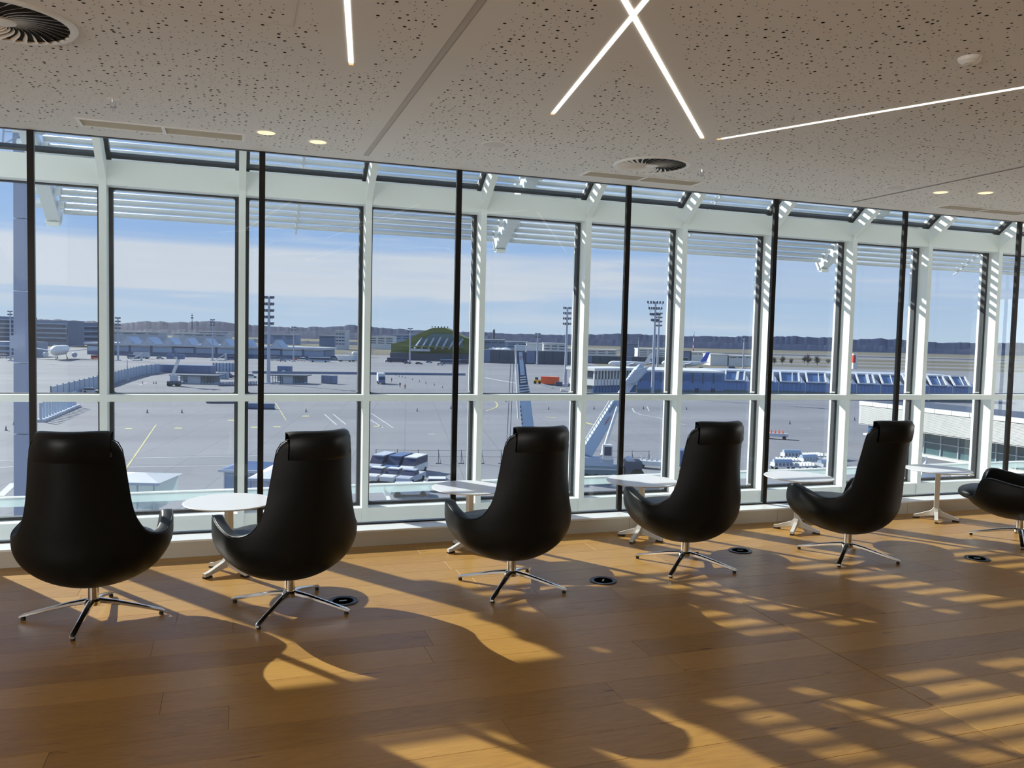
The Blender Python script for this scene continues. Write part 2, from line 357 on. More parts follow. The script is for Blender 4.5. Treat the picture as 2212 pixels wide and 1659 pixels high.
# perforated plaster boards: every hole is cut and backed by fleece
cell = .0385
VX0, VX1, VY0, VY1 = -3.0, 9.2, 1.9, 6.12
nx = int((VX1-VX0)/cell); ny = int((VY1-VY0)/cell)
gx, gy = np.meshgrid(np.arange(nx), np.arange(ny), indexing='ij'); gx = gx.ravel(); gy = gy.ravel()
cx = VX0+(gx+.5)*cell; cy = VY0+(gy+.5)*cell
typ = rng.random(len(cx)); rad = np.where(typ < .085, .0083, np.where(typ < .22, .0061, np.where(typ < .72, .0030, 0)))
jx = (rng.random(len(cx))-.5)*2*(cell/2-.0015-rad); jy = (rng.random(len(cx))-.5)*2*(cell/2-.0015-rad)
hx = cx+jx; hy = cy+jy
ok = rad > 0
for s in SEAMS: ok &= np.abs(hx-s) > (.115 if s < 2 else .05)
def dseg(px, py, a, b):
    ax, ay = a; bx, by = b; t = np.clip(((px-ax)*(bx-ax)+(py-ay)*(by-ay))/((bx-ax)**2+(by-ay)**2), 0, 1); return np.hypot(px-ax-t*(bx-ax), py-ay-t*(by-ay))
for i, (a, b) in enumerate(lines): ok &= dseg(hx, hy, a, b) > (.115 if i < 3 else .04)
for c in swirls: ok &= np.hypot(hx-c[0], hy-c[1]) > .30
for c in downs: ok &= np.hypot(hx-c[0], hy-c[1]) > .085
for c in speak: ok &= np.hypot(hx-c[0], hy-c[1]) > .105
for c in sprk: ok &= np.hypot(hx-c[0], hy-c[1]) > .04
for a, b, c, d in slots: ok &= ~((hx > a-.03) & (hx < b+.03) & (hy > c-.03) & (hy < d+.03))
for a, b, c, d in hatch:
    ins = (hx > a-.02) & (hx < b+.02) & (hy > c-.02) & (hy < d+.02); inn = (hx > a+.02) & (hx < b-.02) & (hy > c+.02) & (hy < d-.02); ok &= ~(ins & ~inn)
def perf_panel(sel):
    h = sel & ok; pl = sel & ~ok
    V = []; Fc = []; LS = []
    # plain cells
    def sq(cx_, cy_): return np.stack([np.stack([cx_+sx*cell/2, cy_+sy*cell/2, np.full_like(cx_, ZC)], 1) for sx, sy in ((-1, -1), (-1, 1), (1, 1), (1, -1))], 1)
    a = sq(cx[pl], cy[pl]); n0 = len(a); verts = [a.reshape(-1, 3)]; loops = [np.arange(n0*4).reshape(-1, 4)]; sizes = [np.full(n0, 4)]
    base = n0*4
    hxx, hyy, rr = hx[h], hy[h], rad[h]; n1_ = len(hxx)
    if n1_:
        c4 = sq(cx[h], cy[h])
        ang = np.array([225, 180, 135, 90, 45, 0, -45, -90])*PI/180
        o8 = np.stack([np.stack([hxx+rr*math.cos(t), hyy+rr*math.sin(t), np.full_like(hxx, ZC)], 1) for t in ang], 1)
        t8 = o8.copy(); t8[:, :, 2] = ZC+.0115
        m4 = (c4+np.roll(c4, -1, axis=1))/2
        allv = np.concatenate([c4, o8, t8, m4], 1)     # 24 verts per cell
        verts.append(allv.reshape(-1, 3)); off = base+np.arange(n1_)[:, None]*24
        for k in range(4):
            for q in ((k, 20+k, 5+2*k, 4+2*k), (20+k, (k+1) % 4, 4+(2*k+2) % 8, 5+2*k)):
                loops.append(off+np.array(q)); sizes.append(np.full(n1_, 4))
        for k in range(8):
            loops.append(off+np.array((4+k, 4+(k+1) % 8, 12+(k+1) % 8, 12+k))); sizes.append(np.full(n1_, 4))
    vv = np.concatenate(verts).astype(np.float32); lp = np.concatenate([q.ravel() for q in loops]).astype(np.int32); sz = np.concatenate(sizes).astype(np.int32)
    me = bpy.data.meshes.new('perforated_board'); me.vertices.add(len(vv)); me.vertices.foreach_set('co', vv.ravel())
    me.loops.add(len(lp)); me.loops.foreach_set('vertex_index', lp); me.polygons.add(len(sz))
    st = np.concatenate([[0], np.cumsum(sz)[:-1]]).astype(np.int32); me.polygons.foreach_set('loop_start', st)
    try: me.polygons.foreach_set('loop_total', sz)
    except Exception: pass
    me.materials.append(M['ceil']); me.materials.append(M['fleece'])  # hole sides also get the fleece black, standing in for their shade
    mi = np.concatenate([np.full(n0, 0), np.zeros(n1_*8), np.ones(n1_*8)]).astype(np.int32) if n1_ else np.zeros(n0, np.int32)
    me.polygons.foreach_set('material_index', mi); me.polygons.foreach_set('use_smooth', np.zeros(len(mi), bool)); me.update(calc_edges=True); return me
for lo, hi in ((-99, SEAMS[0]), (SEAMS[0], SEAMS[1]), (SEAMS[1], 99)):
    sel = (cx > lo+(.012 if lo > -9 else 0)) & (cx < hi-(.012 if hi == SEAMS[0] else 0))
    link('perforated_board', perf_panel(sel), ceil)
ex, ey = VX0+nx*cell, VY0+ny*cell
m_ = MB()
for b in ((X0, VX0, Y0, YG-.012), (ex, X1, Y0, YG-.012), (VX0, ex, Y0, VY0), (VX0, ex, ey, YG-.012)): m_.box(b[0], b[1], b[2], b[3], ZC, ZC+.011)
m_.obj('plain_board', M['ceil'], ceil)
m_ = MB().box(SEAMS[0]-.03, SEAMS[0]+.03, VY0, VY1, ZC+.004, ZC+.0115); m_.obj('seam_strip', M['seam'], ceil)
MB().box(SEAMS[1]-.004, SEAMS[1]+.004, VY0, VY1, ZC-.0006, ZC+.004).obj('seam_strip', M['seam'], ceil)
MB().box(X0, X1, YG-.012, YG+.022, ZC-.004, ZC+.05).obj('edge_profile', M['black'], ceil)

# ------------------------------------------------------------------ ceiling fixtures
for i, (a, b) in enumerate(lines):
    a = Vector((*a, ZC-.0015)); b = Vector((*b, ZC-.0015)); d = (b-a).normalized()
    if i == 3: e_, body0, body1 = a+d*.03, a+d*.03, b
    else: e_, body0, body1 = b-d*.03, a, b-d*.03
    lab = ['short bright light line left of the ceiling seam', 'bright light line slanting down left in the ceiling cross', 'bright light line slanting down right in the ceiling cross', 'long thin bright light line running out to the right edge'][i]
    t = empty('light_line', (body0.x, body0.y, ZC)); tag(t, lab, 'ceiling light', 'light lines in the ceiling')
    off = Vector((body0.x, body0.y, ZC)); z = Vector((0, 0, -.0012*(i == 2)))
    wdt = .022
    MB().beam(body0-off+z, body1-off+z, wdt, .003).obj('diffuser', M['linelamp'], t)
    en = b if i != 3 else a
    MB().beam((e_-off), (en-off), wdt, .003).obj('end_cap', M['lampend'], t)
# swirl diffusers
def swirl(cx_, cy_, lab):
    t = empty('swirl_diffuser', (cx_, cy_, ZC)); tag(t, lab, 'air vent', 'round swirl air diffusers')
    R = .285
    MB().lathe([(R-.035, -.003), (R-.03, -.010), (R-.008, -.010), (R, 0.0), (R, .003), (R-.035, .003)], 64).obj('rim', M['ceilmetal'], t, smooth=False)
    # the lathe closes both ends; a flat ring is built instead for the opening
    r = t.children[0]; bm = bmesh.new(); bm.from_mesh(r.data)
    for f in [f for f in bm.faces if len(f.verts) > 8]: bm.faces.remove(f)
    bm.to_mesh(r.data); bm.free()
    MB().lathe([(R-.03, -.0012), (R-.03, -.0005)], 48).obj('dark_plenum', M['fleece'], t)
    MB().lathe([(.0, -.016), (.035, -.016), (.05, -.010), (.052, -.002)], 32).obj('hub', M['ceilmetal'], t)
    n = 30; v = []; f = []; k = 9
    for j in range(k):
        s = j/(k-1); rr = .045+s*(R-.032-.045); an = -.75*(1-s)**1.5; wd = .0035+.0165*s
        da = wd/rr
        v += [(rr*math.cos(an-da/2), rr*math.sin(an-da/2), -.0125), (rr*math.cos(an+da/2), rr*math.sin(an+da/2), -.004)]
    for j in range(k-1): f.append((2*j, 2*j+1, 2*j+3, 2*j+2))
    me = mesh('vane', v, f, M['ceilmetal'], True)
    for q in range(n): link('vane', me, t, rz=2*PI*q/n)
swirl(*swirls[0], 'round swirl air diffuser cut off at the upper left corner')
swirl(*swirls[1], 'round swirl air diffuser above the middle windows')
for i, (a, b, c, d) in enumerate(slots):
    t = empty('slot_grille', (a, c, ZC)); tag(t, ['long slot air grille above the left windows', 'long slot air grille beside the round diffuser', 'long slot air grille near the right edge'][i], 'air vent', 'slot grilles along the window edge')
    wv, hv = b-a, d-c; e = .02
    MB().box(0, wv, 0, e, -.006, .002).box(0, wv, hv-e, hv, -.006, .002).box(0, e, e, hv-e, -.006, .002).box(wv-e, wv, e, hv-e, -.006, .002).box(wv/2-.01, wv/2+.01, e, hv-e, -.006, .002).obj('frame', M['ceilmetal'], t)
    for x_ in ((e, wv/2-.01), (wv/2+.01, wv-e)):
        g_ = MB().box(x_[0], x_[1], e, hv-e, -.0015, .0)
        for k in range(14):
            yy = e+(k+.5)*(hv-2*e)/14; g_.box(x_[0], x_[1], yy-.002, yy+.002, -.0032, -.0015)
        g_.obj('mesh_panel', M['grille'], t)
for i, c in enumerate(downs):
    t = empty('downlight', (*c, ZC)); tag(t, ['left one of the two round downlights left of the ceiling seam', 'right one of the two round downlights left of the ceiling seam', 'left one of the pair of downlights at the far right', 'right one of the pair of downlights at the far right'][i], 'downlight', 'round downlights')
    MB().lathe([(.055, -.001), (.058, -.0045), (.068, -.003), (.070, 0), (.070, .001)], 40).obj('trim_ring', M['ceilmetal'], t)
    MB().lathe([(0.0, -.006), (.05, -.0055), (.055, -.004)], 40).obj('lens', M['downlamp'], t)
for i, c in enumerate(speak):
    t = empty('ceiling_speaker', (*c, ZC)); tag(t, ['round grey ceiling speaker left of the middle swirl diffuser', 'round grey ceiling speaker left of the right pair of downlights'][i], 'speaker', 'round ceiling speakers')
    MB().lathe([(.075, -.001), (.078, -.005), (.088, -.003), (.09, 0), (.09, .001)], 40).obj('bezel', M['ceilmetal'], t)
    MB().lathe([(0.0, -.0075), (.06, -.0065), (.076, -.005)], 40).obj('grille', mat('speaker_mesh', (.72, .70, .67), .6), t)
for i, c in enumerate(sprk):
    t = empty('sprinkler', (*c, ZC)); tag(t, ['small metal sprinkler head above the left slot grille', 'small metal sprinkler head right of the middle swirl diffuser'][i], 'sprinkler', 'sprinkler heads')
    MB().lathe([(.0, -.003), (.030, -.003), (.034, 0)], 24).obj('plate', M['ceilmetal'], t)
    MB().lathe([(.0, -.020), (.010, -.020), (.012, -.003)], 12).obj('body', M['chrome'], t)
    MB().tube([(.011, 0, -.018), (.014, 0, -.032), (.004, 0, -.046)], .002, 6).tube([(-.011, 0, -.018), (-.014, 0, -.032), (-.004, 0, -.046)], .002, 6).obj('yoke', M['mastgrey'], t)
    MB().lathe([(.0, -.050), (.017, -.050), (.017, -.047), (.0, -.046)], 16).obj('deflector', M['mastgrey'], t)
for i, (a, b, c, d) in enumerate(hatch):
    t = empty('access_panel', (a, c, ZC)); tag(t, ['flush perforated access panel near the top left diffuser', 'flush perforated access panel left of the right speaker'][i], 'access panel', 'ceiling access panels')
    wv, hv = b-a, d-c; e = .004
    MB().box(0, wv, 0, e, -.0012, .001).box(0, wv, hv-e, hv, -.0012, .001).box(0, e, e, hv-e, -.0012, .001).box(wv-e, wv, e, hv-e, -.0012, .001).obj('edge_frame', M['seam'], t)
t = empty('smoke_detector', (3.135, 2.884, ZC)); tag(t, 'small round smoke detector near the upper right', 'smoke detector')
MB().lathe([(0, -.030), (.028, -.028), (.045, -.015), (.05, 0)], 28).obj('housing', M['ceilmetal'], t); MB().lathe([(0, -.034), (.012, -.033), (.014, -.027)], 16).obj('sensor_cap', M['grille'], t)

# ------------------------------------------------------------------ plinth under the inner glazing
bb = empty('baseboard_window', (0, YB, 0)); tag(bb, kind='structure')
PX = [-1.3+1.486*k for k in range(-5, 12)]
edges = [X0]+PX+[X1]
for a, b in zip(edges[:-1], edges[1:]):
    MB().bbox(a+.0015, b-.0015, 0, .03, .0, .108, .001).obj('plinth_panel', M['plinth'], bb)
    MB().bbox(a+.001, b-.001, -.004, .205, .108, .1225, .0015).obj('sill_board', M['sillwhite'], bb)

# ------------------------------------------------------------------ inner glazing
w1 = empty('window_1', (0, YG, 0)); tag(w1, kind='structure')
for p in PX: MB().box(p-.021, p+.021, -.016, .016, .12, ZC-.004).obj('black_joint', M['black'], w1)
for a, b in zip(edges[:-1], edges[1:]): MB().box(a+.02, b-.02, -.006, .006, .13, ZC-.004).obj('pane', M['glass'], w1)
MB().box(X0, X1, -.022, .022, .1225, .134).obj('bottom_channel', M['black'], w1)

# ------------------------------------------------------------------ outer facade
YM = 8.02; SM = 1.171; XM0 = -1.0774
w2 = empty('window_2', (0, YM, 0)); tag(w2, kind='structure')
MX = [XM0+SM*k+.0 for k in range(-6, 14)]     # right edge of each mullion front
MX = [m-.0305 for m in MX]
mw = .0305; sl = math.radians(38); ca, sa = math.cos(sl), math.sin(sl); zb_ = 2.905; LS_ = 2.2
me_m = MB().box(-mw, mw, 0, .155, -.62, zb_+.03)
# bend: upper arm leans inwards
P0 = Vector((0, 0, zb_)); P1 = Vector((0, -LS_*ca, zb_+LS_*sa)); nrm = Vector((0, sa, ca))
def slope_box(x0, x1, s0, s1, n0_, n1_):     # along the slope s, outward n
    d = Vector((0, -ca, sa)); vv = []
    for n_ in (n0_, n1_):
        for x_, s_ in ((x0, s0), (x1, s0), (x1, s1), (x0, s1)): vv.append(Vector((x_, 0, zb_))+d*s_+nrm*n_)
    return vv, [(0, 3, 2, 1), (4, 5, 6, 7), (0, 1, 5, 4), (1, 2, 6, 5), (2, 3, 7, 6), (3, 0, 4, 7)]
me_m.add(*slope_box(-mw, mw, -.005, LS_, 0, .155))
mull = mesh('mullion', me_m.v, me_m.f, M['white'])
cap = MB().box(-.055, .055, .220, .262, -.62, 3.09); cap.add(*slope_box(-.055, .055, .05, LS_, .220, .262)); capm = mesh('outer_cap', cap.v, cap.f, M['white'])
for x_ in MX:
    link('mullion', mull, w2, (x_, 0, 0)); link('outer_cap', capm, w2, (x_, 0, 0))
wd = SM-2*mw
def rail(name, z0, z1, y0, y1, m): 
    q = mesh(name, *(lambda b: (b.v, b.f))(MB().box(-wd/2, wd/2, y0, y1, z0, z1)), m)
    for a, b in zip(MX[:-1], MX[1:]): link(name, q, w2, ((a+b)/2, 0, 0))
rail('transom', .940, 1.001, 0, .155, M['white'])
rail('head_beam', 2.862, 3.080, .01, .155, M['white'])
rail('sill_beam', -.62, -.128, .01, .155, M['white'])
# gasket frames and panes (lower, upper, sloped)
def frame_mesh(z0, z1, gt, gb, gs, y0, y1):
    h_ = wd/2+mw*.5; b = MB(); i_ = SM/2-mw-gs
    b.box(-h_, -i_, y0, y1, z0, z1).box(i_, h_, y0, y1, z0, z1).box(-i_, i_, y0, y1, z0, z0+gb).box(-i_, i_, y0, y1, z1-gt, z1)
    for sx in (-1, 1):
        for zc_, sz in ((z0+gb, 1), (z1-gt, -1)):      # rounded corners
            c_ = .022
            b.add([(sx*i_, y0, zc_), (sx*(i_-c_), y0, zc_), (sx*i_, y0, zc_+sz*c_), (sx*(i_-.006), y0, zc_+sz*.006), (sx*i_, y1, zc_), (sx*(i_-c_), y1, zc_), (sx*i_, y1, zc_+sz*c_), (sx*(i_-.006), y1, zc_+sz*.006)],
                  [(0, 1, 3, 2), (4, 6, 7, 5), (1, 5, 7, 3), (3, 7, 6, 2)])
    return b
gl_ = frame_mesh(-.135, .944, .008, .034, .033, .155, .220); gu_ = frame_mesh(.985, 2.885, .034, .022, .033, .155, .220)
gml = mesh('gasket_frame', gl_.v, gl_.f, M['gasket']); gmu = mesh('gasket_frame', gu_.v, gu_.f, M['gasket'])
gs_ = MB(); i_ = SM/2-mw-.033; h_ = SM/2
for bx in ((-h_, -i_, .05, LS_), (i_, h_, .05, LS_), (-i_, i_, .095, .125)): gs_.add(*slope_box(bx[0], bx[1], bx[2], bx[3], .172, .220))
gms = mesh('gasket_frame', gs_.v, gs_.f, M['gasket'])
pl_ = MB().box(-i_, i_, .182, .194, -.12, .94); pu_ = MB().box(-i_, i_, .182, .194, .99, 2.88); ps_ = MB().add(*slope_box(-i_, i_, .13, LS_, .182, .194))
pml = mesh('pane', pl_.v, pl_.f, M['glass2']); pmu = mesh('pane', pu_.v, pu_.f, M['glass2']); pms = mesh('pane', ps_.v, ps_.f, M['glass2'])
for a, b in zip(MX[:-1], MX[1:]):
    for g_, p_ in ((gml, pml), (gmu, pmu), (gms, pms)):
        link('gasket_frame', g_, w2, ((a+b)/2, 0, 0)); link('pane', p_, w2, ((a+b)/2, 0, 0))
# closing eaves above the sloped glass
tag(MB().box(X0-.2, X1+.2, 6.08, 6.28, 3.55, 4.5).obj('trim_2', M['white']), kind='structure')

# rail outside the glass
t = empty('service_rail', (X0, 9.05, -.175)); tag(t, 'low white rail with frosted band outside the windows', 'railing')
for k in range(17):
    a = k*1.486+.21
    MB().box(a+.004, a+1.482, -.006, .006, -.005, .084).obj('frosted_strip', M['frost'], t)
    MB().beam((a, 0, .02), (a, -.78, -.16), .035, .035).obj('strut', M['white'], t)
MB().box(0, 26, -.03, .03, .084, .096).obj('top_rail', M['sillwhite'], t)

# ------------------------------------------------------------------ tubular sun louvers outside
BX = [-1.72, 2.98, 7.66, 12.35]
TY, TZ, dY, dZ, NT = 9.22, 2.752, -.090, .0525, 20
blabs = ['bay of white horizontal tubes outside the left windows', 'bay of white horizontal tubes outside the middle and right windows', 'bay of white horizontal tubes at the far right end']
for i in range(3):
    t = empty('sun_louver', (BX[i], TY, TZ)); tag(t, blabs[i], 'sun louver', 'tubular sun louvers outside')
    ln = BX[i+1]-BX[i]
    tm = MB().tube([(.10, 0, 0), (ln-.10, 0, 0)], .0275, 14); tme = mesh('tube', tm.v, tm.f, M['tube'], False)
    for p in tme.polygons: p.use_smooth = len(p.vertices) == 4
    for k in range(NT): link('tube', tme, t, (0, dY*k, dZ*k))
    c = MB().beam((ln/2, .06, -.075), (ln/2, dY*NT, dZ*NT-.04), .018, .012)
    for k in range(NT): c.tube([(ln/2-.02, dY*k, dZ*k), (ln/2+.02, dY*k, dZ*k)], .033, 12)
    c.obj('clamp_bar', M['tube'], t)
for i, bx in enumerate(BX[:3]):
    t = empty('louver_bracket', (bx, TY, TZ)); tag(t, ['white steel louver bracket at the left edge beyond the first post', 'white steel louver bracket outside the middle windows', 'white steel louver bracket seen through the right windows'][i], 'bracket', 'louver brackets')
    d = Vector((0, dY, dZ)).normalized(); nn = Vector((0, -d.z, d.y)); nn = Vector((0, dZ, -dY)).normalized()
    a = Vector((0, 0, 0))-d*.08-nn*.0; b = Vector((0, dY*NT, dZ*NT))-nn*.02
    MB().beam(a, b, .12, .15, .12, .14, up=nn).obj('arm', M['tube'], t)
    MB().beam(a-d*.005, a-d*.05, .15, .17, .12, .14, up=nn).beam(a+nn*-.07, a-nn*.10-d*.03, .11, .08).obj('end_block', M['white'], t)
    pl = MB()
    for sx in (-.085, .085):
        for k in range(1, 12, 2): pl.tube([(sx*.9, dY*k, dZ*k), (sx*1.45, dY*k, dZ*k)], .045, 12)
    pl.obj('tube_socket', M['tube'], t)
    # horn-shaped foot reaching down to the sloped facade
    hp = [Vector((.08, dY*9.0, dZ*9.0-.05)), Vector((.16, dY*9.8, dZ*9-.09)), Vector((.30, dY*10.4, dZ*9-.13)), Vector((.50, dY*10.8, dZ*9-.16))]
    MB().tube(hp, [.05, .055, .075, .13], 16).obj('horn_foot', M['tube'], t, smooth=True)

# ------------------------------------------------------------------ lounge chairs
EDGE = [(0, 1.050), (16, 1.050), (27, 1.046), (34, 1.034), (38.2, .995), (39.5, .93), (40.3, .82), (41.2, .72), (43, .645), (46.5, .582), (53, .528), (62, .502), (72, .494), (84, .502), (95, .520), (106, .540), (115, .552), (123, .548), (128, .525), (131, .48), (133.5, .43), (137, .395), (145, .370), (158, .360), (180, .356)]
def pos(ph, z):
    a = math.radians(ph); rho = 1.0
    if z < .45: rho = math.sqrt(max(0, 1-((.45-z)/.27)**2))
    W = .398-(.105*(z-.56) if z > .56 else 0); B = .34+.20*max(0, z-.45); wr = .12+.22*max(0, min(1, (z-.5)/.25))
    if math.cos(a) > 0: yy = -B*math.cos(a)*(1-wr*math.sin(a)**2)
    else:
        sg = math.copysign(1, math.sin(a)); return Vector((W*sg*abs(math.sin(a))**.55*rho, .43*abs(math.cos(a))**.8*rho, z))
    return Vector((W*math.sin(a)*rho, yy*rho, z))
def edge_samples(n):
    d = [0]; 
    for (a, b), (c, e) in zip(EDGE[:-1], EDGE[1:]): d.append(d[-1]+(pos(a, b)-pos(c, e)).length+.004*(c-a)*.2)
    out = []
    pp = [Vector((a, b)) for a, b in EDGE]
    for i in range(n+1):
        s = d[-1]*i/n; k = max(j for j in range(len(d)-1) if d[j] <= s+1e-9); t = (s-d[k])/(d[k+1]-d[k])
        p0, p1, p2, p3 = pp[max(k-1, 0)], pp[k], pp[k+1], pp[min(k+2, len(pp)-1)]
        m1 = (p2-p0)/(d[k+1]-d[max(k-1, 0)]) if k else (p2-p1)/(d[k+1]-d[k]); m2 = (p3-p1)/(d[min(k+2, len(d)-1)]-d[k]); h = d[k+1]-d[k]
        if k == 0: m1 = Vector((m1.x, 0))
        q = p1*(2*t**3-3*t**2+1)+m1*h*(t**3-2*t**2+t)+p2*(-2*t**3+3*t**2)+m2*h*(t**3-t**2); out.append((q.x, q.y))
    return out
def shell_mesh():
    n = 40; es = edge_samples(n); cols = [(a, b) for a, b in es]+[(-a, b) for a, b in es[-2:0:-1]]; nc = len(cols)
    K = 24; v = [(0, 0, .182)]; f = []
    for j in range(1, K+1):
        t = j/K
        for i, (pe, ze) in enumerate(cols):
            pu = 360*i/nc; pu = pu if pu <= 180 else pu-360
            if i == n: pu = 180; 
            s = t*t*(3-2*t); ph = pu+(pe-pu)*s
            fz = 1-math.cos(PI*t/2); z = .182+(ze-.182)*fz
            p = pos(ph, z); v.append(p)
    for i in range(nc): f.append((0, 1+(i+1) % nc, 1+i))
    for j in range(K-1):
        for i in range(nc):
            a = 1+j*nc+i; b = 1+j*nc+(i+1) % nc; f.append((a, b, b+nc, a+nc))
    me = mesh('shell', v, f, M['leather'], True)
    bm = bmesh.new(); bm.from_mesh(me); bmesh.ops.recalc_face_normals(bm, faces=bm.faces[:]); bm.to_mesh(me); bm.free()
    return me, cols
def blob(cx_, cy_, cz_, rx, ry, rz, p=2.6, n=28, m=14):     # superellipsoid cushion
    v = []; f = []; sg = lambda x, e: math.copysign(abs(x)**e, x)
    for j in range(m+1):
        b = -PI/2+PI*j/m
        for i in range(n):
            a = 2*PI*i/n; c = sg(math.cos(b), 2/p)
            v.append((cx_+rx*c*sg(math.cos(a), 2/p), cy_+ry*c*sg(math.sin(a), 2/p), cz_+rz*sg(math.sin(b), 2/p)))
    for j in range(m):
        for i in range(n): f.append((j*n+i, j*n+(i+1) % n, (j+1)*n+(i+1) % n, (j+1)*n+i))
    return v, f
def back_strip(x_, z):   # point on the outer back face at lateral x and height z
    lo, hi = 0, 60
    for _ in range(24):
        m = (lo+hi)/2
        if pos(m, z).x < abs(x_): lo = m
        else: hi = m
    p = pos(lo, z); return p.y+.017
def top_z(x_):
    best = 1.05
    for (a, b), (c, e) in zip(EDGE[:-1], EDGE[1:]):
        for t in (0, .25, .5, .75):
            ph = a+(c-a)*t; z = b+(e-b)*t
            if z > .97 and pos(ph, z).x <= abs(x_)+.004: best = z
    return best
def make_chair():
    root = empty('lounge_chair')
    me, cols = shell_mesh(); s = link('shell', me, root)
    so = s.modifiers.new('thickness', 'SOLIDIFY'); so.thickness = .066; so.offset = -1.0; so.use_even_offset = False; so.use_rim = True
    sb = s.modifiers.new('round', 'SUBSURF'); sb.levels = 1; sb.render_levels = 2
    pts = [pos(a, b) for a, b in cols]; pts = [p+Vector((p.x, p.y, 0)).normalized()*-.006+Vector((0, 0, -.006)) for p in pts]
    mb = MB().tube(pts+[pts[0], pts[1]], .0026, 6, cap=False); mb.obj('piping', M['stitch'], root, smooth=True)
    v, f = blob(0, .095, .375, .300, .375, .068); link('seat_cushion', mesh('seat_cushion', v, f, M['leather2'], True), root)
    # padded inner back
    v = []; f = []; nx_, nz_ = 12, 18
    for j in range(nz_+1):
        z = .44+(.99-.44)*j/nz_
        for i in range(nx_+1):
            t = i/nx_*2-1; ph = 38*t*(1-.15*(j/nz_)); p = pos(ph, z); edge = (1-t**4)*(1-abs(j/nz_*2-1)**4)
            v.append((p.x*.86, p.y+.045+.045*edge, z))
    for j in range(nz_):
        for i in range(nx_): f.append((j*(nx_+1)+i, j*(nx_+1)+i+1, (j+1)*(nx_+1)+i+1, (j+1)*(nx_+1)+i))
    link('back_cushion', mesh('back_cushion', v, f, M['leather2'], True), root)
    # headrest: pillow in front, flap over the top edge and down the rear
    v = []; f = []; nx_ = 16; hw = .178
    for i in range(nx_+1):
        t = i/nx_*2-1; x_ = hw*t; e = (1-abs(t)**5); 
        yo = lambda z: back_strip(x_, z)
        prof = [(yo(.925)-.024, .925), (yo(.95)-.031, .94), (yo(1.0)-.033, 1.0), (yo(1.04)-.028, 1.045), (yo(1.05)-.004, 1.073), (yo(1.05)+.03, 1.080), (yo(1.05)+.065*e+.02, 1.068), (yo(1.03)+.10*e+.02, 1.02),
                (yo(.95)+.112*e+.02, .95), (yo(.9)+.10*e+.02, .90), (yo(.87)+.05*e+.045, .872), (yo(.88)+.040, .885), (yo(.95)+.036, .95), (yo(1.03)+.034, 1.03), (yo(1.05)+.026, 1.062), (yo(1.05)+.000, 1.066), (yo(1.04)-.0185, 1.04), (yo(.98)-.0195, .98), (yo(.925)-.0185, .93)]
        dz = top_z(x_)-1.050; v += [(x_, a, b+dz*max(0, min(1, (b-.9)/.15))) for a, b in prof]; m = len(prof)
    for i in range(nx_):
        for j in range(m): f.append((i*m+j, i*m+(j+1) % m, (i+1)*m+(j+1) % m, (i+1)*m+j))
    f += [tuple(range(m))[::-1], tuple(range(nx_*m, (nx_+1)*m))]
    h = link('headrest', mesh('headrest', v, f, M['leather2'], True), root); smooth_angle(h, 60)
    MB().box(hw+.001, hw+.005, -.012, .012, -.012, .012).obj('label_tab', M['rubber'], h, loc=(-.003, back_strip(hw, .95)-.022, .955))
    MB().lathe([(.029, .085), (.029, .180), (.045, .195)], 24).obj('column', M['chrome'], root, smooth=False)
    smooth_angle(root.children[-1], 40)
    base = MB().lathe([(.030, .070), (.044, .074), (.046, .096), (.034, .106)], 24).obj('base_hub', M['chrome'], root); smooth_angle(base, 30)
    lg = MB(); pr = [(.03, .093, .042, .030), (.12, .079, .033, .026), (.24, .052, .029, .022), (.355, .025, .031, .018), (.372, .019, .024, .010)]
    v = []; f = []
    for r, z, wd_, ht in pr:
        for k in range(8):
            a = 2*PI*(k+.5)/8; ca_, sa_ = math.cos(a), math.sin(a); v.append((r, math.copysign(abs(ca_)**.7, ca_)*wd_/2, z+math.copysign(abs(sa_)**.7, sa_)*ht/2))
    for j in range(len(pr)-1):
        for k in range(8): f.append((j*8+k, j*8+(k+1) % 8, (j+1)*8+(k+1) % 8, (j+1)*8+k))
    f += [tuple(range(7, -1, -1)), tuple(range((len(pr)-1)*8, len(pr)*8))]
    lm = mesh('leg', v, f, M['chrome'], True); gm = MB().lathe([(.012, 0), (.012, .012), (.008, .018)], 14)
    gm_ = mesh('foot_glide', gm.v, gm.f, M['rubber'])
    for k in range(4):
        l_ = link('leg', lm, root, rz=PI/2*k+PI/4); smooth_angle(l_, 50) if k == 0 else None
        link('foot_glide', gm_, l_, (.352, 0, 0))
    return root
ch0 = make_chair()
R = math.radians
# x, y, heading, heading of the star foot
chairs = [(-.733, 4.915, -6, 38, 'black high-back lounge chair nearest the camera, at the left edge'),
          (.311, 4.792, 21, 14, 'black high-back lounge chair beside the leftmost white side table'),
          (1.693, 4.863, 9, 8, 'black high-back lounge chair in the middle, third from left'),
          (3.058, 5.013, 4, -1, 'black high-back lounge chair fourth from the left, right of the middle'),
          (4.42, 4.932, 9, -5, 'black high-back lounge chair turned sideways, headrest hanging out to the right'),
          (6.25, 4.99, 38, -2, 'black lounge chair cut off by the right edge, seen from its side')]
for i, (x_, y_, rz, rb, lab) in enumerate(chairs):
    o = ch0 if i == 0 else copy_tree(ch0)
    o.location = (x_, y_, 0); o.rotation_euler = (0, 0, R(rz)); tag(o, lab, 'chair', 'black lounge chairs facing the window')
    for ch in o.children:
        if ch.name.startswith('leg'):
            k = round((ch.rotation_euler.z-PI/4)/(PI/2)); ch.rotation_euler.z = PI/4+k*PI/2+R(rb-rz)

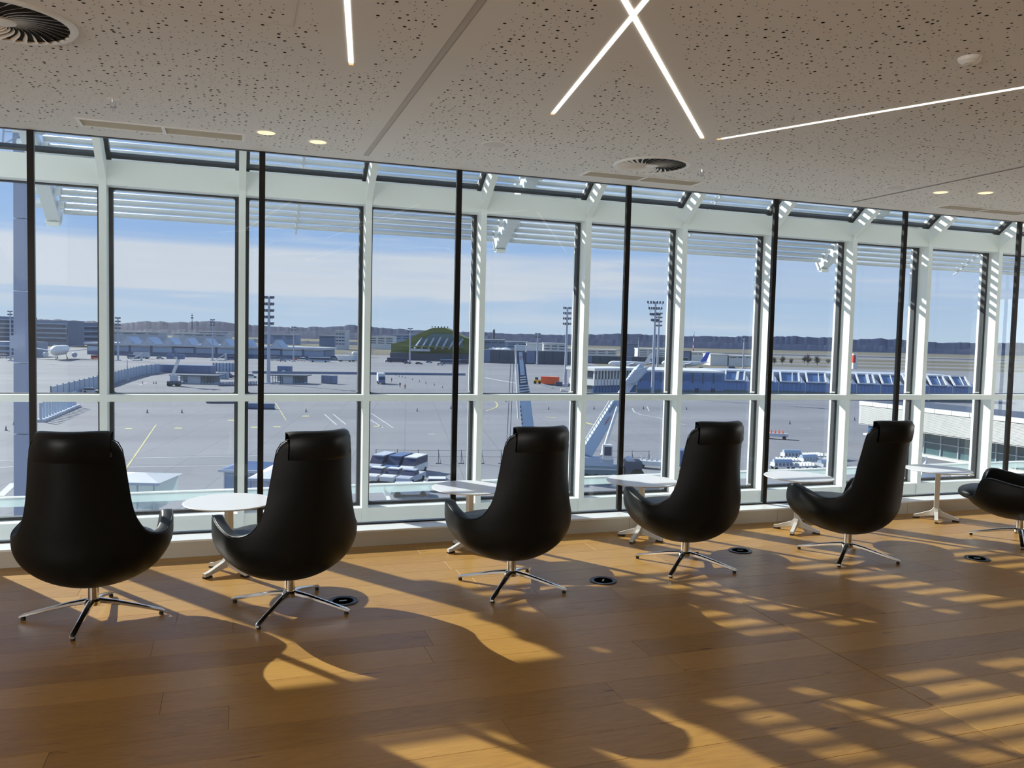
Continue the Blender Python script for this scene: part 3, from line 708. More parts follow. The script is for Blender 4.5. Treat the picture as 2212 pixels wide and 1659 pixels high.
# ------------------------------------------------------------------ side tables
def make_table():
    root = empty('side_table')
    R_ = .287
    tp = MB().lathe([(0, .462), (R_-.03, .462), (R_-.004, .4675), (R_, .471), (R_, .4735), (R_-.003, .476), (0, .476)], 72).obj('table_top', M['tabletop'], root); smooth_angle(tp, 25)
    MB().lathe([(0, .452), (.07, .452), (.075, .462)], 24).obj('top_plate', M['tableleg'], root)
    st = MB()
    for k in range(4):
        a = PI/2*k; c_, s_ = math.cos(a), math.sin(a)
        vv = [(.0, .006), (.024, .006), (.024, .455), (.0, .455)]
    st.bbox(-.021, .021, -.021, .021, .05, .455, .004); st.obj('column', M['tableleg'], root)
    # leg: flat bar bending from the column out to the floor
    pr = [(.018, .078, .080), (.045, .060, .046), (.16, .026, .024), (.19, .0215, .0215)]
    v = []; f = []
    for r, z, ht in pr: v += [(r, -.014, z-ht/2), (r, .014, z-ht/2), (r, .014, z+ht/2), (r, -.014, z+ht/2)]
    for j in range(3):
        for k in range(4): f.append((j*4+k, j*4+(k+1) % 4, (j+1)*4+(k+1) % 4, (j+1)*4+k))
    f += [(3, 2, 1, 0), (12, 13, 14, 15)]
    lm = mesh('leg', v, f, M['tableleg']); g_ = MB().box(.135, .192, -.013, .013, 0, .0115); gm_ = mesh('foot_pad', g_.v, g_.f, M['rubber'])
    for k in range(4):
        l_ = link('leg', lm, root, rz=PI/2*k); link('foot_pad', gm_, l_)
    return root
tables = [(-.03, 5.62, 38, 'white round side table between the first and second chair'), (1.675, 5.795, 20, 'white round side table partly behind the middle chair'),
          (3.115, 5.795, 40, 'white round side table left of the fourth chair'), (4.575, 5.72, 40, 'white round side table between the fourth and fifth chair'), (6.20, 5.80, 45, 'white round side table between the fifth and sixth chair')]
t0_ = make_table()
for i, (x_, y_, rz, lab) in enumerate(tables):
    o = t0_ if i == 0 else copy_tree(t0_)
    o.location = (x_, y_, 0); o.rotation_euler = (0, 0, R(rz)); tag(o, lab, 'table', 'white side tables')

# floor sockets
for i, (x_, y_, a, lab) in enumerate([(.621, 4.835, .1, 'round dark floor socket in the shadow beside the second chair'), (2.326, 4.82, 1.0, 'round dark floor socket right of the middle chair'),
                                   (3.701, 5.269, -.2, 'round dark floor socket right of the fourth chair'), (5.377, 4.627, -.5, 'round dark floor socket right of the fifth chair')]):
    t = empty('floor_socket', (x_, y_, 0), a); tag(t, lab, 'floor socket', 'round floor sockets')
    MB().lathe([(.0, .001), (.088, .001), (.090, .0045), (.084, .0065), (.080, .0045), (0, .0045)], 48).obj('cover', M['socket'], t)
    MB().lathe([(.060, .0046), (.062, .0056), (.064, .0046)], 40).obj('lid_ring', M['rubber'], t)
    MB().box(-.022, .022, -.005, .005, .0046, .0062).obj('lift_tab', M['silver'], t)

# ================================================================== outside: the airport
VA = -YAW       # turn of things that face the terminal squarely
def gtag(name, mb_or_me, m, lab=None, cat=None, group=None, kind=None, loc=(0, 0, 0), rz=0):
    o = mb_or_me.obj(name, m, loc=loc, rz=rz) if isinstance(mb_or_me, MB) else link(name, mb_or_me, None, loc, rz); return tag(o, lab, cat, group, kind)
# ground: apron, grass beyond, hills
def grid_plane(name, d0, d1, u0_, u1_, m, z):
    # a piece of ground in the frame turned by VA, given by distance and lateral reach
    c, s = math.cos(VA), math.sin(VA); f = lambda x, y: (x*c-y*s, x*s+y*c, z)
    return gtag(name, MB().add([f(u0_, d0), f(u1_, d0), f(u1_, d1), f(u0_, d1)], [(0, 1, 2, 3)]), m, kind='structure')
grid_plane('apron', -60, 562, -1500, 1600, M['apron'], ZG)
grid_plane('airfield_meadow', 560, 9000, -9000, 9000, M['field'], ZG-.05)
grid_plane('apron_far', 560, 700, -900, 60, M['apron'], ZG-.01)
def loc_frame(p, ang=VA): return Matrix.Translation(p) @ Matrix.Rotation(ang, 4, 'Z')
def hills(name, dist, thick, ctrl, seed, m, rough, col_step=6):
    us = list(range(-500, 2800, col_step)); v = []; f = []; rr = random.Random(seed); ph = [rr.uniform(0, 6) for _ in range(6)]
    for u in us:
        c = [(a, b) for a, b in ctrl]; k = 0
        while k < len(c)-2 and c[k+1][0] < u: k += 1
        t = (u-c[k][0])/(c[k+1][0]-c[k][0]); t = max(0, min(1, t)); vv = c[k][1]+(c[k+1][1]-c[k][1])*(t*t*(3-2*t))
        vv += rough*(math.sin(u*.021+ph[0])+.6*math.sin(u*.067+ph[1])+.5*math.sin(u*.17+ph[2])+rr.uniform(-.8, .8))
        top = at(u, vv, dist); top.z = max(top.z, ZG+.3); base = Vector((top.x, top.y, ZG-.2)); out = Vector((top.x, top.y, 0)).normalized()
        hh = top.z-ZG
        for q, zz in ((-.35, 0), (-.22, .45), (-.08, .86), (0, 1), (.25, .9), (.8, 0)):
            jit = rr.uniform(-.008, .008)*hh if 0 < zz < 1 else 0
            v.append(base+out*thick*q+Vector((0, 0, hh*zz+jit)))
    for i in range(len(us)-1):
        for j in range(5): f.append((i*6+j, (i+1)*6+j, (i+1)*6+j+1, i*6+j+1))
    return gtag(name, mesh(name, v, f, m, False), None, kind='structure')
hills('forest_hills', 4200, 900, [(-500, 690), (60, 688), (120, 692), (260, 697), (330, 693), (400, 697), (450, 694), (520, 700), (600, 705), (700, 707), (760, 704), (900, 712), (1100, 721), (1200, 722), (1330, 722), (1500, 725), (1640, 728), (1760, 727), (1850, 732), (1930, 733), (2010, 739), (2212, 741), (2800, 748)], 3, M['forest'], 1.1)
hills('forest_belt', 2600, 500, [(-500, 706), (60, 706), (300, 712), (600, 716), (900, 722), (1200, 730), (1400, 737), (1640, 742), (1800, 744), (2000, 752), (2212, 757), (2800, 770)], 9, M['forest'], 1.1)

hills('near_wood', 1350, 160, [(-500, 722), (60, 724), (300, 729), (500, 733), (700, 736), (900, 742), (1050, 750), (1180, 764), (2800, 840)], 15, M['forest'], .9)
def fbox(name, u0_, u1_, vt, vb, thick, m, parent=None, depth=None, ang=VA):
    """box standing on the ground whose front stretches between two sight lines; returns (object, width, height, depth)"""
    uc = (u0_+u1_)/2; p = gp(uc, vb) if depth is None else at(uc, vb, depth); d = depth_of(p) if depth is None else depth
    wdt = (u1_-u0_)*d/F_PX; h = (vb-vt)*d/F_PX
    p = Vector((p.x, p.y, ZG))
    return p, wdt, h, d

# ---- far terminal on the left with gabled roof lights
p, W_, H_, D_ = fbox('', 188, 702, 745, 771.5, 30, None)
t = empty('terminal_building', p, VA); tag(t, 'long pale blue terminal with a row of glazed gable roofs', 'building')
b = MB().box(-W_/2, W_/2, 0, 30, 0, H_*.82); b.obj('body', M['greyblue'], t)
MB().box(-W_/2-1, W_/2+1, -2, 31, H_*.82, H_).obj('roof', M['silver'], t)
ns = 11
for k in range(ns):
    x0 = -W_/2+W_*k/ns+.8; x1 = -W_/2+W_*(k+1)/ns-.8
    MB().box(x0, x1, -.8, 0, H_*.30, H_*.70).obj('facade_panel', M['paleblue'] if k % 3 else M['lightblue'], t)
    MB().box(x0, x1, -.9, -.1, H_*.74, H_*.80).obj('upper_band', M['offwhite'] if k % 4 else M['slate'], t)
for u, hw in ((278, 17), (322, 16), (366, 15), (405, 12), (447, 12), (488, 11), (532, 11), (598, 13)):
    xx = (u-445)*D_/F_PX; ww = hw*D_/F_PX; hh = 14*D_/F_PX
    MB().prism([(xx-ww, H_), (xx+ww*.6, H_), (xx-ww*.1, H_+hh)], -1.5, 0).prism([(xx-ww, H_), (xx-ww*.1, H_+hh), (xx-ww*.1+.4, H_+hh), (xx-ww+.9, H_)], -1.8, 12).obj('gable_end', M['silver'], t)
    MB().prism([(xx-ww*.1, H_+hh), (xx+ww*.9, H_), (xx+ww*.5, H_), (xx-ww*.15, H_+hh*.9)], -1.4, 14).obj('gable_glazing', M['lightblue'], t)
# ---- multi storey blocks far left
for u0_, u1_, vt, vb, lab, n_, dep_ in ((-60, 40, 683, 752, 'grey blue office block with white floor bands at the far left edge', 5, 760), (76, 146, 692, 752, 'lower grey blue car park deck behind the left post', 4, 760), (-60, 38, 738, 771, 'low blue hall at the foot of the office block', 2, 600), (150, 215, 697, 742, 'dark office wing beside the car park deck', 3, 860)):
    p, W_, H_, D_ = fbox('', u0_, u1_, vt, vb, 40, None) if vb > 760 else fbox('', u0_, u1_, vt, vb, 40, None, depth=dep_)
    H_ = (H_ if vb > 760 else (at((u0_+u1_)/2, vt, dep_).z-ZG))
    t = empty('office_block', p, VA); tag(t, lab, 'building', 'office blocks at the far left')
    MB().box(-W_/2, W_/2, 0, 30, 0, H_).obj('body', M['greyblue'], t)
    for k in range(n_):
        z = H_*(.2+.8*(k+.7)/(n_+.3)); MB().box(-W_/2, W_/2, -.8, 0, z-.9, z).obj('floor_band', M['lightblue'], t)
        MB().box(-W_/2+2, W_/2-2, -.5, 0, z-H_*.10-1.2, z-1.4).obj('window_band', M['darkblue'], t)

def far_building(u0_, u1_, vt, dist, m, lab, bands=2, roofm=None, group='airport buildings behind the apron', extra=None):
    uc = (u0_+u1_)/2; p = at(uc, vt, dist); W_ = (u1_-u0_)*dist/F_PX; H_ = p.z-ZG
    t = empty('airport_building', (p.x, p.y, ZG), VA); tag(t, lab, 'building', group)
    MB().box(-W_/2, W_/2, 0, 25, 0, H_*.96).obj('body', M[m], t)
    MB().box(-W_/2-.5, W_/2+.5, -1, 26, H_*.96, H_).obj('roof', M[roofm or 'offwhite'], t)
    for k in range(bands):
        z = H_*(1-.13*(k+1)*1.3)
        n_ = max(3, int(W_/14)); b = MB()
        for i in range(n_):
            xa = -W_/2+W_*(i+.12)/n_; xb = -W_/2+W_*(i+.88)/n_; b.box(xa, xb, -.3, 0, z-H_*.05, z)
        o = b.obj('window_row', M['darkblue' if m != 'greyblue' else 'slate'], t); o['kind'] = 'stuff'
    if extra: extra(t, W_, H_)
    return t
def wall_thing():
    for u0_, u1_, vt, vb, lab in ((1040, 1252, 757, 786, 'long dark blue noise wall behind the left crane boom'), (1262, 1400, 769, 786, 'dark blue noise wall behind the parked white jet'), (1400, 1485, 771, 787, 'short noise wall section behind the tall masts')):
        p, W_, H_, D_ = fbox('', u0_, u1_, vt, vb, 3, None)
        t = empty('noise_wall', p, VA); tag(t, lab, 'wall', 'noise walls'); n_ = int(W_/6)
        MB().box(-W_/2, W_/2, .3, 2, 0, H_).obj('wall_core', M['slate'], t)
        for k in range(n_):
            MB().box(-W_/2+W_*k/n_+.15, -W_/2+W_*(k+1)/n_-.15, 0, .3, .6, H_-.3).obj('wall_panel', M['slate' if k % 5 else 'greyblue'], t)
        MB().box(-W_/2, W_/2, -.3, 2.3, H_-.3, H_).obj('coping', M['silver'], t)
wall_thing()
far_building(1047, 1090, 733, 760, 'greyblue', 'grey hall with a chimney behind the noise wall', 1)
far_building(1072, 1140, 737, 800, 'paleblue', 'pale blue building with small windows left of the white hangar', 2)
far_building(1138, 1172, 741, 690, 'offwhite', 'plain white gabled hangar left of the lamp mast', 0)
far_building(1174, 1222, 741, 720, 'offwhite', 'white hangar with blue upper windows behind the lamp mast', 2)
far_building(1222, 1252, 752, 800, 'offwhite', 'narrow white shed right of the tall lamp mast', 1)
far_building(1268, 1332, 755, 720, 'offwhite', 'long white shed left of the black post', 2)
far_building(1352, 1378, 742, 830, 'greyblue', 'blue hall with slanted roof between the post and the jet tail', 0, 'greyblue')
far_building(1380, 1442, 753, 740, 'offwhite', 'white parking building behind the jet tail', 3)
far_building(1470, 1492, 758, 700, 'greyblue', 'dark hall behind the blue tailed jet', 0, 'slate')
far_building(1494, 1535, 760, 700, 'offwhite', 'white service building right of the blue tail', 1)
far_building(1535, 1572, 765, 640, 'offwhite', 'grey cargo hall with white roof right of the service building', 0)
far_building(1575, 1628, 768, 640, 'offwhite', 'long low white roofed cargo hall', 1)
far_building(725, 745, 713, 900, 'silver', 'slim white banded office tower above the left windows', 4)
far_building(690, 722, 724, 1100, 'greyblue', 'dark low block left of the banded tower', 1)
far_building(560, 640, 722, 1200, 'paleblue', 'pale distant blocks behind the floodlight mast', 2)
far_building(797, 850, 726, 1000, 'offwhite', 'white distant apartment blocks left of the green mound', 3)
far_building(850, 905, 722, 1300, 'paleblue', 'pale distant blocks behind the green mound', 2)
far_building(235, 345, 716, 1100, 'silver', 'long pale viaduct in front of the left forest', 1)
far_building(372, 488, 720, 1150, 'silver', 'second pale viaduct in front of the forest', 1)
far_building(430, 480, 716, 1300, 'paleblue', 'distant glittering halls under the antenna mast', 2)
# barrel roofs on the noise wall's left
for i in range(4):
    u = 1052+i*13; p = at(u, 757, 600); t = gtag('barrel_roof_hall', MB().lathe([(6.5, 0), (6.3, 1.5), (5, 3), (2.5, 4), (0, 4.3)], 20), M['offwhite'], ['first', 'second', 'third', 'fourth'][i]+' small white barrel roofed hall from the left behind the noise wall', 'building', 'barrel roofed halls', loc=(p.x, p.y, p.z-2.2)); MB().box(-5.5, 5.5, -4, 4, ZG-(p.z-2.2), .2).obj('wall_body', M['silver'], t)
for u, vt, dist, r_, lab in ((1067, 711, 900, 1.2, 'grey factory chimney above the noise wall'), (1018, 708, 900, 1.0, 'thin chimney left of the fourth white mullion')):
    p = at(u, vt, dist); t = gtag('chimney', MB().tube([(0, 0, 0), (0, 0, p.z-ZG)], [r_*1.3, r_], 12), M['slate'], lab, 'chimney', loc=(p.x, p.y, ZG)); MB().lathe([(r_*1.05, 0), (r_*1.15, .2), (r_*1.15, 1.2), (r_*1.02, 1.4)], 12).obj('top_collar', M['silver'], t, loc=(0, 0, p.z-ZG-1.4))
for k in range(3):
    far_building(795+k*16, 806+k*16, 728-k, 1050, 'offwhite', ['first', 'second', 'third'][k]+' small white house from the third mullion, before the mound', 2)
# ---- green mound with glazed hall and slanting struts
p = gp(935, 786); p = p+Vector((p.x, p.y, 0)).normalized()*60; D_ = depth_of(p); sc_ = D_/F_PX
t = empty('green_mound', (p.x, p.y, ZG), VA); tag(t, 'green mound building with slanting roof struts beyond the apron', 'building')
prof = [(838-935, 0), (838-935, 34), (868-935, 42), (905-935, 62), (930-935, 72), (955-935, 73), (972-935, 66), (1000-935, 52), (1040-935, 44), (1040-935, 0)]
MB().prism([(a*sc_, b*sc_) for a, b in prof], 14, 60).obj('grass_roof', M['hillgreen'], t)
gpts = [(882-935, 30), (905-935, 44), (932-935, 60), (990-935, 58), (1000-935, 30)]
MB().prism([(a*sc_, b*sc_) for a, b in gpts], 11, 14).obj('glass_front', M['tealglass'], t)
for k in range(7):
    xa = (893+k*15-935)*sc_; MB().beam((xa, 5, 26*sc_), (xa+13*sc_, 13, (58-abs(k-3)*3)*sc_), 1.0, 1.0).obj('roof_strut', M['silver'], t)
MB().box(-67*sc_, 120*sc_, 2, 4, 29*sc_, 31.5*sc_).obj('terrace_edge', M['hillgreen'], t)
MB().box(-50*sc_, -8*sc_, 3, 8, 20*sc_, 25*sc_).obj('white_shed', M['silver'], t)
MB().box(-95*sc_, 115*sc_, 5, 12, 0, 16*sc_).obj('retaining_wall', M['slate'], t)
for k in range(6): MB().beam(((k*7-12)*sc_, 30, 73*sc_), ((k*7-12)*sc_, 30, 76*sc_), .8, .8).obj('visitor_post', M['slate'], t)

# ---- light masts
def mast(u, vt, vb, r_, lab, heads=3, name='light_mast', arms=True, fan=False):
    p = gp(u, vb); D_ = depth_of(p); hgt = at(u, vt, D_).z-ZG; r_ = r_*D_/F_PX
    t = empty(name, p, VA); tag(t, lab, 'light mast', 'floodlight masts')
    MB().tube([(0, 0, 0), (0, 0, hgt)], [r_, r_*.55], 10).obj('pole', M['mastgrey'], t)
    MB().box(-r_*2, r_*2, -r_*2, r_*2, 0, .5).obj('footing', M['silver'], t)
    if arms:
        q_ = r_/.45; rowz = 1.5*q_
        for k in range(heads+1):
            z = hgt-.5*q_-k*rowz; s_ = ((3.6 if not fan else 7.0-1.3*k)*q_)*.55
            MB().beam((-s_/2, 0, z), (s_/2, 0, z), .10*q_, .10*q_).obj('cross_arm', M['mastgrey'], t)
            for q in ((-1, -.5, .5, 1) if not fan else (-1, -.6, -.25, .25, .6, 1)): MB().box(q*s_/2-.20*q_, q*s_/2+.20*q_, -.3, .1, z+.08, z+.62*q_).obj('lamp_head', M['slate'], t)
        if fan:
            for sg in (-1, 1): MB().beam((0, 0, hgt-rowz*(heads+1)), (sg*2.0*q_, 0, hgt-.3), .08*q_, .08*q_).obj('fan_brace', M['mastgrey'], t)
    return t
mast(580, 641, 829, 4.2, 'tall floodlight mast close right of the second black post', 4)
mast(1221, 664, 832, 3.4, 'tall floodlight mast beside the orange container', 3)
mast(1409, 652, 857, 3.8, 'tallest floodlight mast in front of the pier', 3, fan=True)
mast(1420, 676, 800, 2.6, 'slimmer floodlight mast right behind the tallest mast', 3)
mast(1160, 720, 788, 2.2, 'short grey lamp mast in front of the noise wall', 1)
mast(1378, 728, 782, 1.4, 'thin lamp mast above the white parked jet', 1)
mast(1605, 729, 796, 2.0, 'thin lamp mast right of the cargo halls', 1)
mast(885, 709, 784, 2.0, 'lamp mast in front of the green mound', 1)
mast(634, 706, 781, 1.8, 'lamp mast behind the glass pavilion', 1)
mast(255, 686, 779, 2.2, 'floodlight mast left of the first gable roof', 3)
mast(459, 690, 779, 1.8, 'floodlight mast between the fifth and sixth gable roof', 2)
mast(275, 777, 821, 1.4, 'plain dark post on wheels beside the curved fence', 0, 'post_mast', arms=False)
mast(23, 672, 780, 2.0, 'lamp mast in front of the far left office block', 1)
p = at(415, 676, 3000); t = empty('antenna_mast', (p.x, p.y, p.z-60), VA); tag(t, 'dark lattice antenna mast on the forest ridge', 'antenna mast')
MB().tube([(0, 0, -30), (0, 0, 58)], [1.6, .8], 6).obj('pole', M['darkblue'], t); MB().box(-4, 4, -2, 2, 40, 44).box(-3, 3, -2, 2, 50, 53).obj('antenna_ring', M['darkblue'], t)
p = at(1499, 716, 900); t = empty('antenna_mast', (p.x, p.y, ZG), VA); tag(t, 'thin red and white antenna mast above the blue tail', 'antenna mast')
hh = p.z-ZG
for k in range(8): MB().tube([(0, 0, hh*k/8), (0, 0, hh*(k+1)/8)], .55, 6).obj('mast_section', M['offwhite' if k % 2 else 'redp'], t)

# ---- airliners
def plane(u, vb, length, heading, lab, tail='offwhite', tailmark=None):
    p = gp(u, vb); t = empty('airliner', p, heading); tag(t, lab, 'airplane', 'parked airliners')
    Ln = length; r_ = Ln*.062; z0 = r_*1.9; v = []; prof = [(0, .02), (.01, .35), (.04, .75), (.10, 1), (.62, 1), (.80, .72), (.93, .34), (1, .10)]; lift = [-.15, -.1, -.05, 0, 0, .22, .5, .62]
    b = MB().tube([(Ln/2-s*Ln, 0, z0+r_*l_) for (s, q), l_ in zip(prof, lift)], [r_*q for s, q in prof], 18); o = b.obj('fuselage', M['offwhite'], t, smooth=True)
    for sg in (-1, 1):
        wb = MB(); ch_, tip = Ln*.16, Ln*.05
        rt = [(Ln*.07, sg*r_*.7, z0-r_*.4), (Ln*.07-ch_, sg*r_*.7, z0-r_*.4)]; te = [(-Ln*.10, sg*Ln*.46, z0+r_*.5), (-Ln*.10-tip, sg*Ln*.46, z0+r_*.5)]
        q = rt+te[::-1]; th = .35; wb.add([(a, b_, c) for a, b_, c in q]+[(a, b_, c+th) for a, b_, c in q], [(3, 2, 1, 0), (4, 5, 6, 7), (0, 1, 5, 4), (1, 2, 6, 5), (2, 3, 7, 6), (3, 0, 4, 7)]); wb.obj('wing', M['silver'], t)
        MB().tube([(Ln*.11, sg*Ln*.16, z0-r_*.95), (Ln*.10, sg*Ln*.16, z0-r_*.95), (0, sg*Ln*.16, z0-r_*.85)], [r_*.48, r_*.52, r_*.3], 14).obj('engine', M['silver'], t)
        hb = MB(); q = [(-Ln*.43, sg*r_*.3, z0+r_*.5), (-Ln*.49, sg*r_*.3, z0+r_*.5), (-Ln*.52, sg*Ln*.17, z0+r_*.8), (-Ln*.49, sg*Ln*.17, z0+r_*.8)]; hb.add([(a, b_, c) for a, b_, c in q]+[(a, b_, c+.25) for a, b_, c in q], [(3, 2, 1, 0), (4, 5, 6, 7), (0, 1, 5, 4), (1, 2, 6, 5), (2, 3, 7, 6), (3, 0, 4, 7)]); hb.obj('tailplane', M['silver'], t)
        MB().tube([(-Ln*.03, sg*r_*.9, .55), (-Ln*.03, sg*r_*.9+.4, .55)], .55, 12).beam((-Ln*.03, sg*r_*.9, .5), (-Ln*.03, sg*r_*.7, z0-r_*.5), .25, .25).obj('main_gear', M['tyre'], t)
    f_ = MB(); q = [(-Ln*.34, z0+r_*.8), (-Ln*.475, z0+r_*.9), (-Ln*.55, z0+Ln*.27), (-Ln*.475, z0+Ln*.27)]; f_.prism(q, -.2, .2); fo = f_.obj('tail_fin', M[tail], t)
    if tailmark: MB().prism([(-Ln*.475, z0+Ln*.11), (-Ln*.50, z0+Ln*.11), (-Ln*.49, z0+Ln*.14), (-Ln*.475, z0+Ln*.14)], -.23, .23).obj('tail_mark', M[tailmark], fo)
    MB().tube([(Ln*.38, -.2, .4), (Ln*.38, .2, .4)], .4, 10).beam((Ln*.38, 0, .4), (Ln*.38, 0, z0-r_*.8), .2, .2).obj('nose_gear', M['tyre'], t)
    MB().box(Ln*.455, Ln*.465, -r_*.4, r_*.4, z0+r_*.12, z0+r_*.38).obj('cockpit_window', M['navy'], t)
    return t
plane(133, 776, 44, -1.55, 'white airliner parked nose towards us at the far left', 'navy')
plane(1360, 797, 27, VA+PI-.15, 'white jet with white tail above the pier roof', 'offwhite', 'slate')
plane(1478, 797, 30, VA+PI-.12, 'white jet with bright blue tail right of the tall masts', 'royal', 'redp')
plane(770, 772, 26, VA-PI/2, 'small white propeller aircraft beyond the apron, left of the mound', 'offwhite')

# ---- vehicles
def vehicle(kind, p, ang, lab, col='offwhite', sc_=1.0, cat='car', group=None):
    t = empty(kind, p, ang); tag(t, lab, cat, group)
    if kind in ('car', 'pickup', 'van'):
        Lc, Wc, Hc = {'car': (4.4, 1.8, 1.45), 'pickup': (5.2, 1.9, 1.7), 'van': (5.6, 2.0, 2.3)}[kind]
        Lc, Wc, Hc = Lc*sc_, Wc*sc_, Hc*sc_; bz = .3*sc_
        hood = .72 if kind != 'van' else .86
        pr = [(-Lc/2, bz), (Lc/2, bz), (Lc/2, Hc*.5), (Lc*.47, Hc*.56), (Lc*.24, Hc*.60), (-Lc/2, Hc*.62)] if kind != 'van' else [(-Lc/2, bz), (Lc/2, bz), (Lc/2, Hc*.42), (Lc*.33, Hc*.52), (-Lc/2, Hc*.55)]
        MB().prism(pr, -Wc/2, Wc/2).obj('body', M[col], t)
        rf = [(-Lc*.46, Hc*.58), (Lc*.26, Hc*.58), (Lc*.08, Hc*.94), (-Lc*.36, Hc*.94)] if kind == 'car' else ([(-Lc*.12, Hc*.58), (Lc*.26, Hc*.58), (Lc*.12, Hc*.94), (-Lc*.08, Hc*.94)] if kind == 'pickup' else [(-Lc*.49, Hc*.50), (Lc*.34, Hc*.50), (Lc*.18, Hc*.95), (-Lc*.49, Hc*.95)])
        MB().prism(rf, -Wc/2+.08, Wc/2-.08).obj('windows', M['navy'], t)
        xs = [a for a, z in rf if z > Hc*.9]; MB().box(min(xs)-.03, max(xs)+.03, -Wc/2+.1, Wc/2-.1, Hc*.92, Hc).obj('roof', M[col], t)
        for sx in (-.32, .32):
            for sy in (-1, 1): MB().tube([(sx*Lc, sy*Wc/2-.1, .33*sc_), (sx*Lc, sy*Wc/2+.05, .33*sc_)], .33*sc_, 12).obj('wheel', M['tyre'], t)
    elif kind == 'bus':
        MB().bbox(-6.5, 6.5, -1.4, 1.4, .35, 3.1, .15).obj('body', M[col], t); MB().box(-6.3, 6.52, -1.42, 1.42, 1.5, 2.6).obj('window_band', M['navy'], t)
        for sx in (-4, 4):
            for sy in (-1, 1): MB().tube([(sx, sy*1.2, .5), (sx, sy*1.42, .5)], .5, 12).obj('wheel', M['tyre'], t)
    elif kind == 'truck':
        MB().box(-4.2, 1.4, -1.25, 1.25, 1.0, 3.9).obj('cargo_box', M['offwhite'], t); MB().bbox(1.6, 3.6, -1.2, 1.2, .5, 2.9, .12).obj('cab', M[col], t)
        MB().box(3.58, 3.64, -1.05, 1.05, 1.7, 2.6).obj('windscreen', M['navy'], t); MB().box(-4.2, 3.4, -.5, .5, .6, 1.0).obj('chassis', M['slate'], t)
        for sx in (-3, -1.8, 2.6):
            for sy in (-1, 1): MB().tube([(sx, sy*1.0, .5), (sx, sy*1.28, .5)], .5, 12).obj('wheel', M['tyre'], t)
    elif kind == 'trailer_box':
        MB().box(-sc_*6, sc_*6, -1.25, 1.25, .9, 3.8).obj('container', M[col], t); MB().box(-sc_*6, sc_*6, -.6, .6, .5, .9).obj('chassis', M['slate'], t)
        for sx in (-.7, -.5, .7):
            for sy in (-1, 1): MB().tube([(sx*6*sc_, sy*.9, .45), (sx*6*sc_, sy*1.2, .45)], .45, 10).obj('wheel', M['tyre'], t)
    return t
vehicle('truck', gp(823, 829), VA-PI/2+.25, 'white box truck with blue cab on the open apron', 'bluepaint', cat='truck')
vehicle('car', gp(197, 849), VA+.4, 'white car beside the curved fence behind the first mullion')
vehicle('car', gp(543, 816), VA+.2, 'white car just left of the second black post')
vehicle('van', gp(489, 816), VA+.1, 'dark van behind the grey container by the first pavilion', 'slate', cat='van')
for i, (u, vb, an, col) in enumerate([(818, 1036, .3, 'offwhite'), (824, 1016, .3, 'silver'), (853, 1038, .3, 'offwhite'), (860, 1018, .3, 'bluepaint'), (888, 1041, .3, 'silver'), (893, 1021, .3, 'offwhite')]):
    vehicle('pickup' if i % 2 == 0 else 'van', gp(u, vb), VA-PI/2-an, ['white pickup leftmost in the vehicle group beside the third mullion', 'silver van behind the leftmost pickup', 'white pickup in the front row of the vehicle group', 'pale blue van in the middle of the vehicle group', 'silver pickup rightmost in the vehicle group', 'white van at the back of the vehicle group'][i], col, .95, 'car' if i % 2 == 0 else 'van', 'vehicles parked by the third mullion')
vehicle('car', gp(955, 1058), VA+.1, 'white car with blue stripe below the second table', 'offwhite', 1.0)
vehicle('car', gp(885, 1070), VA+.2, 'grey car below the vehicle group close to the rail', 'silver', 1.0)
bl = ['white', 'silver', 'pale blue', 'blue', 'white and low', 'grey']
i = 0
